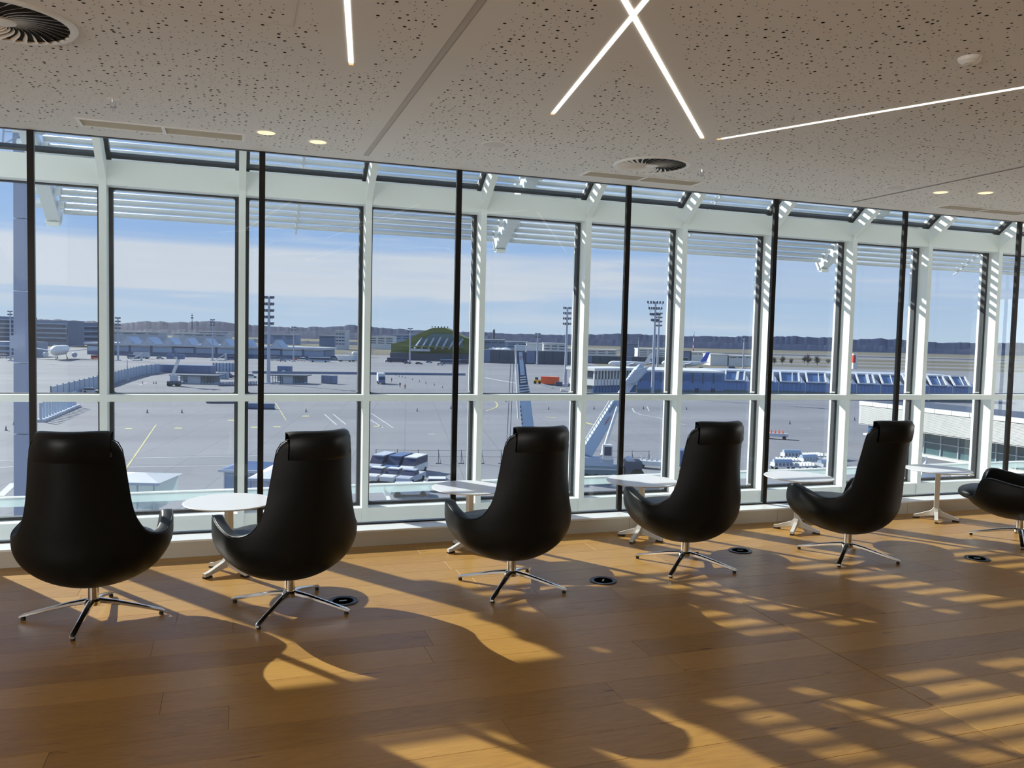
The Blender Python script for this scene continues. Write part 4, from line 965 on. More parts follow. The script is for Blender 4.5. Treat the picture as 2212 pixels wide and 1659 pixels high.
for u, vb, kd, col, an, lab in [(286, 775, 'van', 'lightblue', 0, 'light blue van under the first gable roof'), (306, 775, 'trailer_box', 'silver', 0, 'silver trailer under the second gable roof'), (346, 776, 'car', 'silver', .2, 'silver car under the third gable roof'), (372, 775, 'van', 'offwhite', 0, 'white van right of the third gable roof'),
                     (500, 778, 'van', 'bluepaint', .4, 'blue van near the mullion by the terminal'), (594, 779, 'van', 'offwhite', .3, 'white van left in the row before the terminal end'), (611, 781, 'car', 'silver', .2, 'silver car second in the row before the terminal end'), (621, 779, 'car', 'lightblue', .1, 'pale blue car third in the row before the terminal end'),
                     (640, 779, 'car', 'orange', .1, 'small orange tug before the terminal end'), (651, 780, 'van', 'offwhite', 1, 'white van right of the orange tug'), (664, 778, 'van', 'bluepaint', .4, 'blue catering van at the terminal corner'), (690, 782, 'bus', 'lightblue', 0, 'pale blue bus at the terminal corner'),
                     (706, 777, 'car', 'offwhite', .1, 'white car right of the terminal corner'), (722, 776, 'van', 'silver', .1, 'silver van left of the white trailers'), (745, 781, 'trailer_box', 'offwhite', .0, 'white trailer left in the pair before the third mullion'), (772, 781, 'trailer_box', 'lightblue', 0, 'pale trailer crossing behind the third mullion'),
                     (838, 782, 'car', 'offwhite', .3, 'white car left of the dark bus'), (858, 783, 'bus', 'navy', .05, 'dark coach under the left slope of the mound'), (880, 786, 'car', 'slate', .2, 'grey baggage tug right of the dark coach'), (905, 787, 'car', 'slate', 0, 'grey tug below the mound'),
                     (927, 784, 'car', 'greyblue', .2, 'blue grey car below the mound'), (951, 789, 'car', 'offwhite', .1, 'white tug left of the third black post'), (973, 787, 'bus', 'bluepaint', 0, 'blue bus behind the third black post'), (1004, 787, 'bus', 'navy', 0, 'dark blue bus right of the third black post'),
                     (1310, 785, 'van', 'lightblue', .2, 'pale blue van left of the white jet'), (1582, 799, 'van', 'bluepaint', 0, 'blue van at the foot of the thin mast'), (1516, 797, 'car', 'brown', 0, 'brown tug below the blue tail'), (10, 774, 'van', 'offwhite', 0, 'white van at the far left edge'), (30, 774, 'car', 'offwhite', 0, 'white car beside the grey pylon'), (208, 776, 'van', 'orange', .5, 'orange tug at the nose of the left airliner')]:
    vehicle(kd, gp(u, vb), VA+an+(PI/2 if an == 1 else 0), lab, col, .75 if kd == 'trailer_box' else 1.0, {'van': 'van', 'car': 'car', 'bus': 'bus', 'trailer_box': 'trailer'}[kd])
# passenger stairs by the terminal
for u, lab in ((295, 'white boarding stairs by the second gable roof'), (478, 'white boarding stairs left of the second mullion')):
    p = gp(u, 779); t = empty('boarding_stairs', p, VA+.3); tag(t, lab, 'stairs', 'boarding stairs')
    MB().beam((-3, 0, .6), (3, 0, 4.4), 1.6, .5).obj('flight', M['offwhite'], t); MB().beam((2.5, 0, 0), (2.5, 0, 4), 1.2, .4).box(-2, 2, -.9, .9, 0, .5).obj('undercarriage', M['silver'], t)

# ---- orange container with tractor
p = gp(1188, 832); t = empty('cargo_container', p, VA-.25); tag(t, 'bright orange cargo container on the apron', 'container')
MB().box(-3.4, 3.4, -1.3, 1.3, .5, 3.3).obj('body', M['orange'], t)
for k in range(12): MB().box(-3.3+k*.56, -3.05+k*.56, -1.38, -1.3, .6, 3.2).obj('side_rib', M['orange'], t)
MB().box(-3.4, 3.4, -1.2, 1.2, .1, .5).obj('skid', M['slate'], t)
p = gp(1161, 829); t = empty('yellow_loader', p, VA); tag(t, 'small yellow loader left of the orange container', 'loader')
MB().bbox(-1.6, 1.2, -1, 1, .6, 1.6, .1).obj('body', M['yellow'], t); MB().box(-1, .2, -.8, .8, 1.6, 2.6).obj('cab', M['navy'], t); MB().beam((1, 0, 1), (4.2, 0, .6), 1.2, .4).obj('boom', M['slate'], t)
for sx in (-1, .8): MB().tube([(sx, -1.1, .6), (sx, 1.1, .6)], .6, 12).obj('axle_wheels', M['tyre'], t)
for u, vb, an, L_, m_n, lab in ((1207, 834, .0, 2.6, 'darkblue', 'dark blue skip right of the orange container'), (1235, 835, 0, 2.8, 'slate', 'grey brown crate stack by the lamp mast'), (1216, 845, 0, 1.6, 'offwhite', 'small white crate below the lamp mast')):
    p = gp(u, vb); t = empty('crate', p, VA+an); tag(t, lab, 'crate'); MB().bbox(-L_/2, L_/2, -1, 1, .1, 1.6 if m_n != 'offwhite' else .8, .06).obj('body', M[m_n], t); MB().box(-L_/2, L_/2, -.8, .8, 0, .1).obj('pallet', M['brown'], t)
for k in range(8):
    p = gp(1170+k*3.2, 833+k*.9); gtag('barrier_block', MB().bbox(-.35, .35, -.3, .3, 0, .8, .05), M['offwhite'], ['first', 'second', 'third', 'fourth', 'fifth', 'sixth', 'seventh', 'eighth'][k]+' white barrier block from the left before the orange container', 'barrier', 'white barrier blocks', loc=p, rz=VA)
# ---- glass pavilions, containers and units on the apron
for u, vb, wpx, lab in ((419, 829, 86, 'left glass pavilion on the apron below the terminal'), (622, 829, 66, 'right glass pavilion on the apron beside the floodlight mast')):
    p = gp(u, vb); D_ = depth_of(p); W_ = wpx*D_/F_PX; H_ = 19*D_/F_PX
    t = empty('glass_pavilion', p, VA); tag(t, lab, 'pavilion', 'glass pavilions on the apron')
    MB().box(-W_/2-1.2, W_/2+1.2, -1, 7, H_-.35, H_).obj('flat_roof', M['slate'], t)
    MB().box(-W_/2+W_*.33, W_/2-W_*.33, 0, 6, 0, H_-.35).obj('solid_core', M['silver'], t)
    for a, b in ((-W_/2, -W_/2+W_*.33), (W_/2-W_*.33, W_/2)):
        MB().box(a, b, .2, 6, 0, .5).box(a, b, 5.6, 6, 0, H_-.4).obj('back_wall', M['lightblue'], t)
        for k in range(5): MB().box(a+(b-a)*k/4-.08, a+(b-a)*k/4+.08, 0, .2, 0, H_-.35).obj('post', M['slate'], t)
        MB().box(a, b, 0, .15, H_*.62, H_*.66).obj('cross_rail', M['slate'], t)
for u0_, u1_, vt, vb, m_n, lab in ((345, 455, 789, 806, 'bluepaint', 'long blue blast screen behind the left pavilion'), (469, 491, 805, 819, 'paleblue', 'grey container right of the left pavilion'), (690, 722, 811, 829, 'greyblue', 'grey blue open container right of the right pavilion'), (422, 436, 793, 805, 'slate', 'dark machine box behind the left pavilion'), (599, 628, 791, 806, 'bluepaint', 'blue de-icing unit behind the right pavilion'),
                                (610, 620, 796, 802, 'offwhite', 'white tank on the de-icing unit'), (1253, 1281, 827, 840, 'darkblue', 'dark blue round tank left of the pier')):
    uc = (u0_+u1_)/2; p = gp(uc, vb if 'tank on' not in lab else 806); D_ = depth_of(p); W_ = (u1_-u0_)*D_/F_PX; H_ = (vb-vt)*D_/F_PX
    t = empty('apron_unit', p, VA if 'open' not in lab else VA-.5); tag(t, lab, 'equipment')
    if 'tank' in lab:
        MB().tube([(-W_/2*.6, -1.6, H_*.6), (W_/2*.6, -1.6, H_*.6)], H_*.42, 16).obj('tank', M[m_n], t); MB().box(-W_/3, W_/3, -2, -1, 0, H_*.3).obj('stand', M['slate'], t)
    else:
        MB().bbox(-W_/2, W_/2, 0, min(6, W_*.5), .15, H_, .08).obj('body', M[m_n], t); MB().box(-W_/2+.1, W_/2-.1, .1, min(5.9, W_*.5-.1), 0, .15).obj('base', M['slate'], t)
        n_ = max(3, int(W_/3))
        for k in range(n_): MB().box(-W_/2+W_*(k+.5)/n_-.12, -W_/2+W_*(k+.5)/n_+.12, -.12, 0, .3, H_-.2).obj('stiffener', M['greyblue'], t)
# long low dark kerb line across the apron
pa, pb = gp(545, 806.5), gp(1005, 811)
MBk = MB().beam(pa+Vector((0, 0, .5)), pb+Vector((0, 0, .5)), .8, 1.0); tag(MBk.obj('service_kerb', M['greyblue']), 'long low dark barrier line across the apron', 'barrier')
# curved blast fence
def fence_run(pts, hpx, m_n, lab, n_, name='blast_fence'):
    P = [gp(*q) for q in pts]; t = empty(name, P[0]); tag(t, lab, 'fence', 'blast fences'); O = P[0]
    tot = sum((b-a).length for a, b in zip(P[:-1], P[1:])); 
    for a, b, q in zip(P[:-1], P[1:], pts):
        k_ = max(1, round(n_*(b-a).length/tot)); h = 3.6
        for k in range(k_):
            c, d = a.lerp(b, k/k_+.01/k_), a.lerp(b, (k+1)/k_-.03/k_)
            MB().beam(c-O+Vector((0, 0, h/2)), d-O+Vector((0, 0, h/2)), .25, h).obj('fence_panel', M[m_n], t)
            MB().beam(c-O, c-O+Vector((0, 0, h+.2)), .3, .3).obj('fence_post', M['slate'], t)
fence_run([(110, 868), (236, 831), (262, 822), (306, 810), (345, 805)], 14, 'lightblue', 'long pale curved blast fence at the left of the apron', 26)
fence_run([(460, 802), (510, 802), (528, 802)], 10, 'lightblue', 'pale blast fence right of the left pavilion', 10)
# blast deflector with standing fins
a, b = gp(86, 912), gp(166, 878); t = empty('blast_deflector', a); tag(t, 'row of tall pale fins standing on the apron left of the first mullion', 'blast deflector')
MB().beam(Vector((0, 0, .25)), b-a+Vector((0, 0, .25)), 1.6, .5).obj('base_rail', M['silver'], t)
for k in range(14):
    c = (b-a)*((k+.3)/14); MB().beam(c+Vector((0, 0, .3)), c+Vector((0, 0, 3.6)), .42, .25).obj('fin', M['lightblue'], t)
# rows of low barrier teeth
for (ua, va, ub, vb, n_, lab) in ((472, 834, 556, 832, 26, 'row of small dark barrier teeth left of the second post, upper row'), (446, 871, 531, 871, 26, 'row of small dark barrier teeth below the transom'), (531, 883, 594, 884, 20, 'row of small dark barrier teeth right of the second mullion')):
    a, b = gp(ua, va), gp(ub, vb); t = empty('barrier_row', a); tag(t, lab, 'barrier', 'rows of barrier teeth')
    MB().beam(Vector((0, 0, .15)), b-a+Vector((0, 0, .15)), .6, .3).obj('rail', M['slate'], t)
    for k in range(n_): MB().beam((b-a)*(k/n_)+Vector((0, 0, .2)), (b-a)*((k+.4)/n_)+Vector((0, 0, 1.3)), .35, .3).obj('tooth', M['greyblue'], t)
# cones
cone_v = MB().lathe([(.30, 0), (.30, .06), (.16, .08), (.04, .85), (0, .86)], 10); cme = mesh('cone_body', cone_v.v, cone_v.f, M['slate'])
cones = [(30, 918), (13, 930), (92, 878), (106, 872), (245, 893), (318, 892), (393, 892), (661, 890), (901, 889), (974, 883), (1185, 885), (1283, 884), (1390, 884), (1483, 885), (1706, 916), (1624, 882),
         (855, 812), (862, 814), (869, 815), (875, 817), (891, 821), (906, 825), (920, 829), (938, 833), (956, 838), (308, 829), (332, 829), (337, 829), (1093, 868), (1846, 908)]
ordn = ['first', 'second', 'third', 'fourth', 'fifth', 'sixth', 'seventh', 'eighth', 'ninth']
solo = ['left of the first post, upper', 'at the very left edge below the transom', 'just right of the first post, left of the fins', 'above the pale fins', 'left one of three below the first wide transom', 'middle one of three below the first wide transom', 'right one of three below the first wide transom',
        'above the second chair', 'with a white mark between third mullion and third post', 'just left of the third post below the transom', 'right of the left crane boom', 'left of the right crane boom', 'right of the fourth post below the transom', 'above the fourth chair', 'in the open right of the fourth chair', 'left of the fifth white mullion below the transom']
for i, (u, vb) in enumerate(cones):
    if i < 16: lb = 'small dark traffic cone '+solo[i]
    elif i < 25: lb = ordn[i-16]+' small cone in the slanting row right of the box truck'
    else: lb = 'small cone '+['right of the dark post beside the curved fence', 'first of a close pair left of the left pavilion', 'second of a close pair left of the left pavilion', 'left of the left crane boom below the transom', 'left of the louvred building'][i-25]
    gtag('traffic_cone', cme, None, lb, 'cone', 'traffic cones on the apron', loc=gp(u, vb))
# painted marks on the apron
def mark(pts, wdt, m_n, name='ground_marking'):
    P = [gp(*q) for q in pts]; b = MB()
    for a, c in zip(P[:-1], P[1:]):
        d = (c-a); d.z = 0; n_ = Vector((-d.y, d.x, 0)).normalized()*wdt/2; b.add([a-n_+Vector((0, 0, .02)), a+n_+Vector((0, 0, .02)), c+n_+Vector((0, 0, .02)), c-n_+Vector((0, 0, .02))], [(3, 2, 1, 0)])
    return b.obj(name, M[m_n], apron_o)
apron_o = bpy.data.objects['apron']
for u, v_ in ((278, 926), (385, 925), (500, 908), (550, 923), (598, 922), (660, 899), (815, 921)):
    mark([(u-8, v_), (u+8, v_)], 1.6, 'paintyellow', 'yellow_stand_mark')
for pts, w_, m_n in [([(337, 918), (305, 965), (260, 1030)], .22, 'paintyellow'), ([(262, 1030), (235, 1065)], .5, 'paintwhite'), ([(595, 870), (618, 908)], .2, 'paintyellow'), ([(701, 895), (727, 918)], .3, 'paintwhite'), ([(720, 895), (747, 917)], .3, 'paintwhite'), ([(802, 893), (849, 924)], .3, 'paintwhite'), ([(800, 907), (827, 924)], .3, 'paintwhite'),
                    ([(0, 995), (560, 985)], .35, 'paintwhite'), ([(0, 1010), (40, 1008)], .35, 'paintwhite'), ([(235, 1010), (520, 1006)], .3, 'paintwhite'), ([(0, 1072), (30, 1044)], .8, 'paintwhite'), ([(1046, 816), (1116, 828)], 1.6, 'paintwhite'), ([(1070, 868), (1075, 874), (1072, 880), (1050, 888)], .4, 'paintyellow'),
                    ([(1120, 901), (1152, 901)], .8, 'paintyellow'), ([(1178, 901), (1202, 903)], .8, 'paintyellow'), ([(1262, 912), (1283, 918)], 1.0, 'paintyellow'), ([(1366, 882), (1370, 890), (1385, 896), (1420, 902), (1480, 918)], .4, 'paintwhite'), ([(1398, 878), (1402, 888)], .3, 'paintwhite'), ([(300, 832), (318, 826)], .5, 'paintwhite'), ([(880, 888), (905, 890)], .4, 'paintwhite'), ([(925, 938), (940, 938)], .8, 'paintwhite'),
                    ([(1730, 925), (1752, 926)], .5, 'paintwhite'), ([(470, 850), (800, 855)], .3, 'greyblue'), ([(640, 841), (800, 848)], .3, 'greyblue'), ([(1500, 868), (1800, 876)], .4, 'greyblue')]:
    mark(pts, w_, m_n)
# broad tone bands: newer and older concrete
for u0_, u1_, va, vb, m_n in ((0, 1500, 972, 985, 'silver'),):
    pass
# wide strips across the airfield on the right: taxiways
def strip(va, vb, ua, ub, m, name):
    P = [gp(ua, va), gp(ub, va+(ub-ua)*.0242), gp(ub, vb+(ub-ua)*.0242), gp(ua, vb)]
    tag(MB().add([(q.x, q.y, ZG-.02+.01*random.random()) for q in P], [(3, 2, 1, 0)]).obj(name, m), kind='structure')
for va, vb, ua in ((768, 770.5, 1640), (776, 778, 1640), (783, 786, 1640), (762.5, 763.8, 1640), (791, 799, 1640), (757.5, 758.3, 1280)):
    strip(va, vb, ua, 2900, M['apron'], 'taxiway')

# ---- people on the apron (skin-grown figures)
def person(u, vb, rz, lab, stride=.25, arms=.2, vest=True):
    p = gp(u, vb); t = empty('person', p, rz); tag(t, lab, 'person', 'people on the apron')
    J = [(0, 0, .95), (0, 0, 1.2), (0, 0, 1.42), (0, 0, 1.55), (0, .02, 1.66), (0, .02, 1.74), (.19, 0, 1.42), (.25, arms*.5, 1.15), (.24, arms, .90), (-.19, 0, 1.42), (-.25, -arms*.5, 1.15), (-.24, -arms*.6, .90),
         (.10, 0, .90), (.11, stride*.6, .50), (.11, stride, .07), (.11, stride+.15, .04), (-.10, 0, .90), (-.11, -stride*.3, .50), (-.11, -stride, .07), (-.11, -stride+.15, .04)]
    Ed = [(0, 1), (1, 2), (2, 3), (3, 4), (4, 5), (2, 6), (6, 7), (7, 8), (2, 9), (9, 10), (10, 11), (0, 12), (12, 13), (13, 14), (14, 15), (0, 16), (16, 17), (17, 18), (18, 19)]
    Rd = [.15, .15, .15, .06, .095, .08, .07, .05, .04, .07, .05, .04, .10, .07, .05, .045, .10, .07, .05, .045]
    me = bpy.data.meshes.new('body'); me.from_pydata(J, Ed, []); me.materials.append(M['cloth']); o = link('body', me, t)
    md = o.modifiers.new('skin', 'SKIN'); sv = me.skin_vertices[0].data
    for q, r_ in zip(sv, Rd): q.radius = (r_, r_*.85)
    sv[0].use_root = True; md.use_smooth_shade = True; s_ = o.modifiers.new('sub', 'SUBSURF'); s_.levels = 1; s_.render_levels = 1
    MB().tube([(0, 0, 1.0), (0, 0, 1.2), (0, 0, 1.44)], [.20, .205, .19], 12).obj('vest', M['hivis' if vest else 'cloth'], t, smooth=True)
    v, f = blob(0, .02, 1.69, .10, .115, .13, 2.1, 12, 8); link('head', mesh('head', v, f, M['skin'], True), t)
    return t
person(846, 826, .6, 'person crouching small beside the white box truck, dark clothes', .2, .3, False)
person(864, 837, VA, 'person walking in dark clothes right of the white box truck', .25, .2, False)
person(875, 841, VA, 'person walking in an orange vest, rightmost of the three', .22, .25, True)

# ---- pier building on the right, with slanted roof lights
dP = 275; p = at(1376, 850, dP); O = Vector((p.x, p.y, ZG)); s_ = dP/F_PX
t = empty('pier_building', O, VA); tag(t, 'long blue pier building with white framed slanted roof lights', 'building')
H1 = 8.3
def px(u): return (u-1376)*s_
MB().box(0, px(1562), 0, 30, 0, H1*.93).obj('body', M['hangarblue'], t)
MB().box(-.4, px(1562), -.6, 30, H1*.93, H1).obj('roof_slab', M['offwhite'], t)
for k in range(8):
    xa, xb = px(1382+k*22.5), px(1382+k*22.5+19); MB().box(xa, xb, -.15, 0, H1*.58, H1*.84).obj('upper_window', M['bluewin'], t)
    MB().box(xa-.15, xa+.25, -.3, 0, H1*.5, H1*.9).obj('window_post', M['slate'], t)
for k in range(30): MB().box(px(1378+k*6.1), px(1378+k*6.1+5.6), -.12, 0, H1*.22, H1*.52).obj('facade_panel', M['hangarblue'], t)
MB().box(0, px(1562), -.1, 0, 0, H1*.20).obj('ground_floor', M['tealglass'], t)
for xa in (1500, 1535): MB().box(px(xa), px(xa+9), -.2, 0, 0, H1*.3).obj('gate', M['navy'], t)
# white end wing turned towards the sun
pw_ = at(1283, 841, 262); Lw = Vector((O.x-pw_.x, O.y-pw_.y, 0)); aw = math.atan2(Lw.y, Lw.x); Lw = Lw.length
wg = empty('white_wing', (0, 0, 0), 0, t); wg.matrix_parent_inverse = Matrix.Identity(4)
wl = Vector((pw_.x-O.x, pw_.y-O.y, 0)); c_, s__ = math.cos(-VA), math.sin(-VA); wg.location = (wl.x*c_-wl.y*s__, wl.x*s__+wl.y*c_, 0); wg.rotation_euler = (0, 0, aw-VA)
MB().box(.6, Lw, .6, 12, 0, H1).obj('core', M['slate'], wg)
MB().box(-.5, Lw, -.6, 13, H1*.96, H1*1.06).obj('roof_edge', M['offwhite'], wg)
MB().box(0, Lw, -.1, 12, H1*.38, H1*.62).obj('parapet', M['offwhite'], wg); MB().box(0, Lw, -.1, 12, 0, H1*.08).obj('plinth_wall', M['offwhite'], wg)
for k in range(14):
    xa = Lw*k/14; MB().box(xa, xa+.35, -.05, .5, H1*.62, H1*.96).obj('column', M['offwhite'], wg)
    MB().box(xa+.05, xa+.14, -.2, -.1, H1*.38, H1*.62).obj('panel_joint', M['slate'], wg)
    MB().box(xa, xa+Lw/14-.3, .3, .6, H1*.08, H1*.38).obj('lower_window', M['bluewin'], wg)
# saw-tooth halls
segs = [(1562, 1620), (1620, 1682), (1682, 1739), (1739, 1797), (1797, 1850), (1850, 1902), (1902, 1953), (1953, 2006), (2006, 2057), (2057, 2106)]
for k, (a, b) in enumerate(segs):
    xa, xb = px(a)+.0, px(b)-.25; dy = 0
    MB().box(xa, xb, 0, 34, 0, H1*.62).obj('hall_body', M['hangarblue'], t)
    MB().box(xa, xb, -.12, 0, 0, H1*.26).obj('glazed_base', M['tealglass'] if k != 3 else M['slate'], t)
    for j in range(6): MB().box(xa+(xb-xa)*j/6+.1, xa+(xb-xa)*(j+1)/6-.1, -.1, 0, H1*.28, H1*.58).obj('facade_panel', M['hangarblue'], t)
    sh = 2.6     # ridge runs to the right behind the eave
    z0, z1 = H1*.62, H1*.98; y1 = 7.5
    A_, B_, C_, D2 = (xa+.3, -.4, z0), (xb-2.2, -.4, z0), (xb+.2, y1, z1), (xa+sh-.1, y1, z1)
    MB().add([A_, B_, C_, D2, (A_[0], A_[1], z0-.3), (B_[0], B_[1], z0-.3), (C_[0], y1, z0), (D2[0], y1, z0)], [(0, 1, 2, 3), (0, 4, 5, 1), (1, 5, 6, 2), (3, 2, 6, 7), (0, 3, 7, 4)]).obj('roof_light', M['bluewin'], t)
    fr_ = MB()
    up_ = Vector((0, -.25, .3)); q = [Vector(A_)+up_, Vector(B_)+up_, Vector(C_)+up_, Vector(D2)+up_]
    for i_ in range(4): fr_.beam(q[i_], q[(i_+1) % 4], .55, .3)
    fr_.obj('roof_light_frame', M['offwhite'], t)
    m1 = q[0].lerp(q[1], .62); m2 = q[3].lerp(q[2], .66); MB().beam(m1, m2, .9 if k in (0, 4, 5) else .25, .2).obj('roof_light_bar', M['offwhite'], t)
    MB().add([(xb-2.0, -.1, z0-.1), (xb+.2, -.1, z0-.1), (xb+.3, y1, z1-.2), (xb-2.0, .4, z0)], [(0, 1, 2, 3)]).box(xb-.05, xb+.2, -.3, 0, 0, z0).obj('gable_side', M['silver'], t)
MB().box(px(1562), px(2106), 8, 34, H1*.7, H1*1.0).obj('rear_roof', M['silver'], t)
for k in range(2): MB().box(px(2015+k*26), px(2037+k*26), -.35, 0, 0, H1*.3).obj('open_gate', M['slate'], t)

# ---- white louvred building close on the right
A = at(1856.5, 866, 145); Bp = at(2211, 898, 116); d = (Bp-A); d.z = 0; ln = d.length; ang = math.atan2(d.y, d.x)
zt = A.z-ZG; ln2 = ln*1.45
t = empty('louvred_building', (A.x, A.y, ZG), ang); tag(t, 'white building clad in fine horizontal louvres at the right', 'building')
hc = 4.05*1.0
MB().box(0.1, ln2, .35, 14, zt-hc, zt-.2).obj('core', M['slate'], t)
for k in range(int(ln2/3.2)): MB().box(k*3.2+.03, k*3.2+3.15, -.05, .35, zt-.72, zt).obj('parapet_panel', M['offwhite'], t)
ns = 19
for k in range(ns):
    z = zt-.82-(hc-.9)*k/ns; MB().beam((0, .12, z-.07), (ln2, .12, z-.07), .16, .115).obj('louvre_slat', M['offwhite'], t)
MB().box(0, ln2, .05, .4, zt-hc-.06, zt-hc).obj('lower_edge', M['offwhite'], t)
MB().box(4, ln2, 3.0, 3.2, .3, zt-hc).obj('ground_glazing', M['tealglass'], t); MB().box(.8, 4.2, 1.5, 3, zt-hc-1.6, zt-hc).obj('end_window', M['bluewin'], t)
MB().box(.2, 4, 1, 4, zt-hc-2.0, zt-hc-1.7).obj('end_ledge', M['offwhite'], t)
MB().box(3, ln2, 1.6, 3.0, 0, .35).obj('white_kerb', M['offwhite'], t)
for k in range(14): MB().box(5+k*3.3, 5.15+k*3.3, 2.8, 3.0, .3, zt-hc).obj('glazing_post', M['silver'], t)
MB().box(4, ln2, 2.85, 3.0, (zt-hc)*.55, (zt-hc)*.58).obj('glazing_rail', M['silver'], t)

# ---- mobile cranes
def crane_a():
    b0 = at(1152, 1030, 104); b0.z = ZG
    t = empty('mobile_crane', b0, VA); tag(t, 'blue telescopic crane boom rising behind the middle chair', 'crane', 'mobile cranes')
    L_ = lambda u, v_, d: (Matrix.Rotation(-VA, 3, 'Z') @ (at(u, v_, d)-b0))
    MB().bbox(-1.4, 1.4, -5, 6, .9, 2.0, .1).obj('chassis', M['tealbody'], t)
    for sy in (-3.8, -2.2, 2, 3.6, 5.0):
        for sx in (-1, 1): MB().tube([(sx*1.0, sy, .65), (sx*1.45, sy, .65)], .65, 14).obj('wheel', M['tyre'], t)
    MB().bbox(-1.2, 1.2, -1, 3, 2.0, 3.6, .1).obj('superstructure', M['silver'], t)
    p0, p1, p2, p3, p4 = L_(1150, 1012, 106), L_(1136, 905, 107), L_(1134, 862, 107.5), L_(1131, 832, 108), L_(1124, 758, 109)
    MB().beam(p0, p2, 1.75, 1.3, 1.45, 1.1, up=(0, 1, 0)).obj('boom_base_section', M['lightblue'], t)
    cb = MB()
    for k in range(5):
        a = p2.lerp(p3, k/5+.05); c = p2.lerp(p3, k/5+.13); cb.beam(a, c, 1.75-.1*k, 1.5-.08*k, up=(0, 1, 0))
    cb.obj('boom_collar', M['silver'], t); MB().beam(p2, p3, 1.3, 1.1, 1.1, .9, up=(0, 1, 0)).obj('boom_mid_section', M['darkblue'], t)
    MB().beam(p3, p4, 1.18, .8, .86, .7, up=(0, 1, 0)).obj('boom_top_section', M['darkblue'], t)
    off = Vector((0, -.48, 0)); pb_ = p3.lerp(p4, .30); pt_ = p3.lerp(p4, .97); MB().beam(pb_+off, pt_+off, .60, .06, .48, .06, up=(0, 1, 0)).obj('boom_panel', M['lightblue'], t)
    for k in range(3):
        a = p3.lerp(p4, .08+.07*k)+off; MB().beam(a, a+(p4-p3)*.03, .8, .05, up=(0, 1, 0)).obj('white_stripe', M['offwhite'], t)
    # red mark on the panel: a ring above a short stem
    a = p3.lerp(p4, .80)+Vector((0, -.54, 0)); r = MB()
    for k in range(10):
        q0 = a+Vector((.17*math.cos(k*PI/5), 0, .22*math.sin(k*PI/5))); q1 = a+Vector((.17*math.cos((k+1)*PI/5), 0, .22*math.sin((k+1)*PI/5))); r.beam(q0, q1, .07, .05)
    r.beam(a+Vector((-.14, 0, -.2)), a+Vector((-.14, 0, -.75)), .07, .05).beam(a+Vector((0, 0, -.22)), a+Vector((.16, 0, -.7)), .07, .05); r.obj('red_mark', M['redp'], t)
    MB().beam(p1+Vector((-1.0, -.2, 0)), p4+Vector((-.62, -.2, 0)), .22, .22).obj('ladder_rail', M['offwhite'], t)
    for k in range(10):
        a = p0.lerp(p2, .35+k*.06)+Vector((-.72, -.6, 0)); MB().box(a.x-.08, a.x+.08, a.y-.05, a.y, a.z-.13, a.z+.13).obj('boom_letter_bar', M['slate'], t)
    MB().bbox(p4.x-.75, p4.x+.75, p4.y-.5, p4.y+.5, p4.z, p4.z+.8, .1).obj('boom_head', M['silver'], t)
    for sx in (-.8, .6): MB().tube([(p4.x+sx, p4.y-.3, p4.z+.3), (p4.x+sx+.25, p4.y-.3, p4.z+.3)], .45, 14).obj('sheave', M['offwhite'], t)
    for sx in (-1.5, -1.1): MB().tube([(p4.x+sx+.3, p4.y-.3, p4.z+.2), (p4.x+sx-.1, p4.y-.5, .6)], .045, 5).obj('hoist_rope', M['slate'], t)
    return t
crane_a()
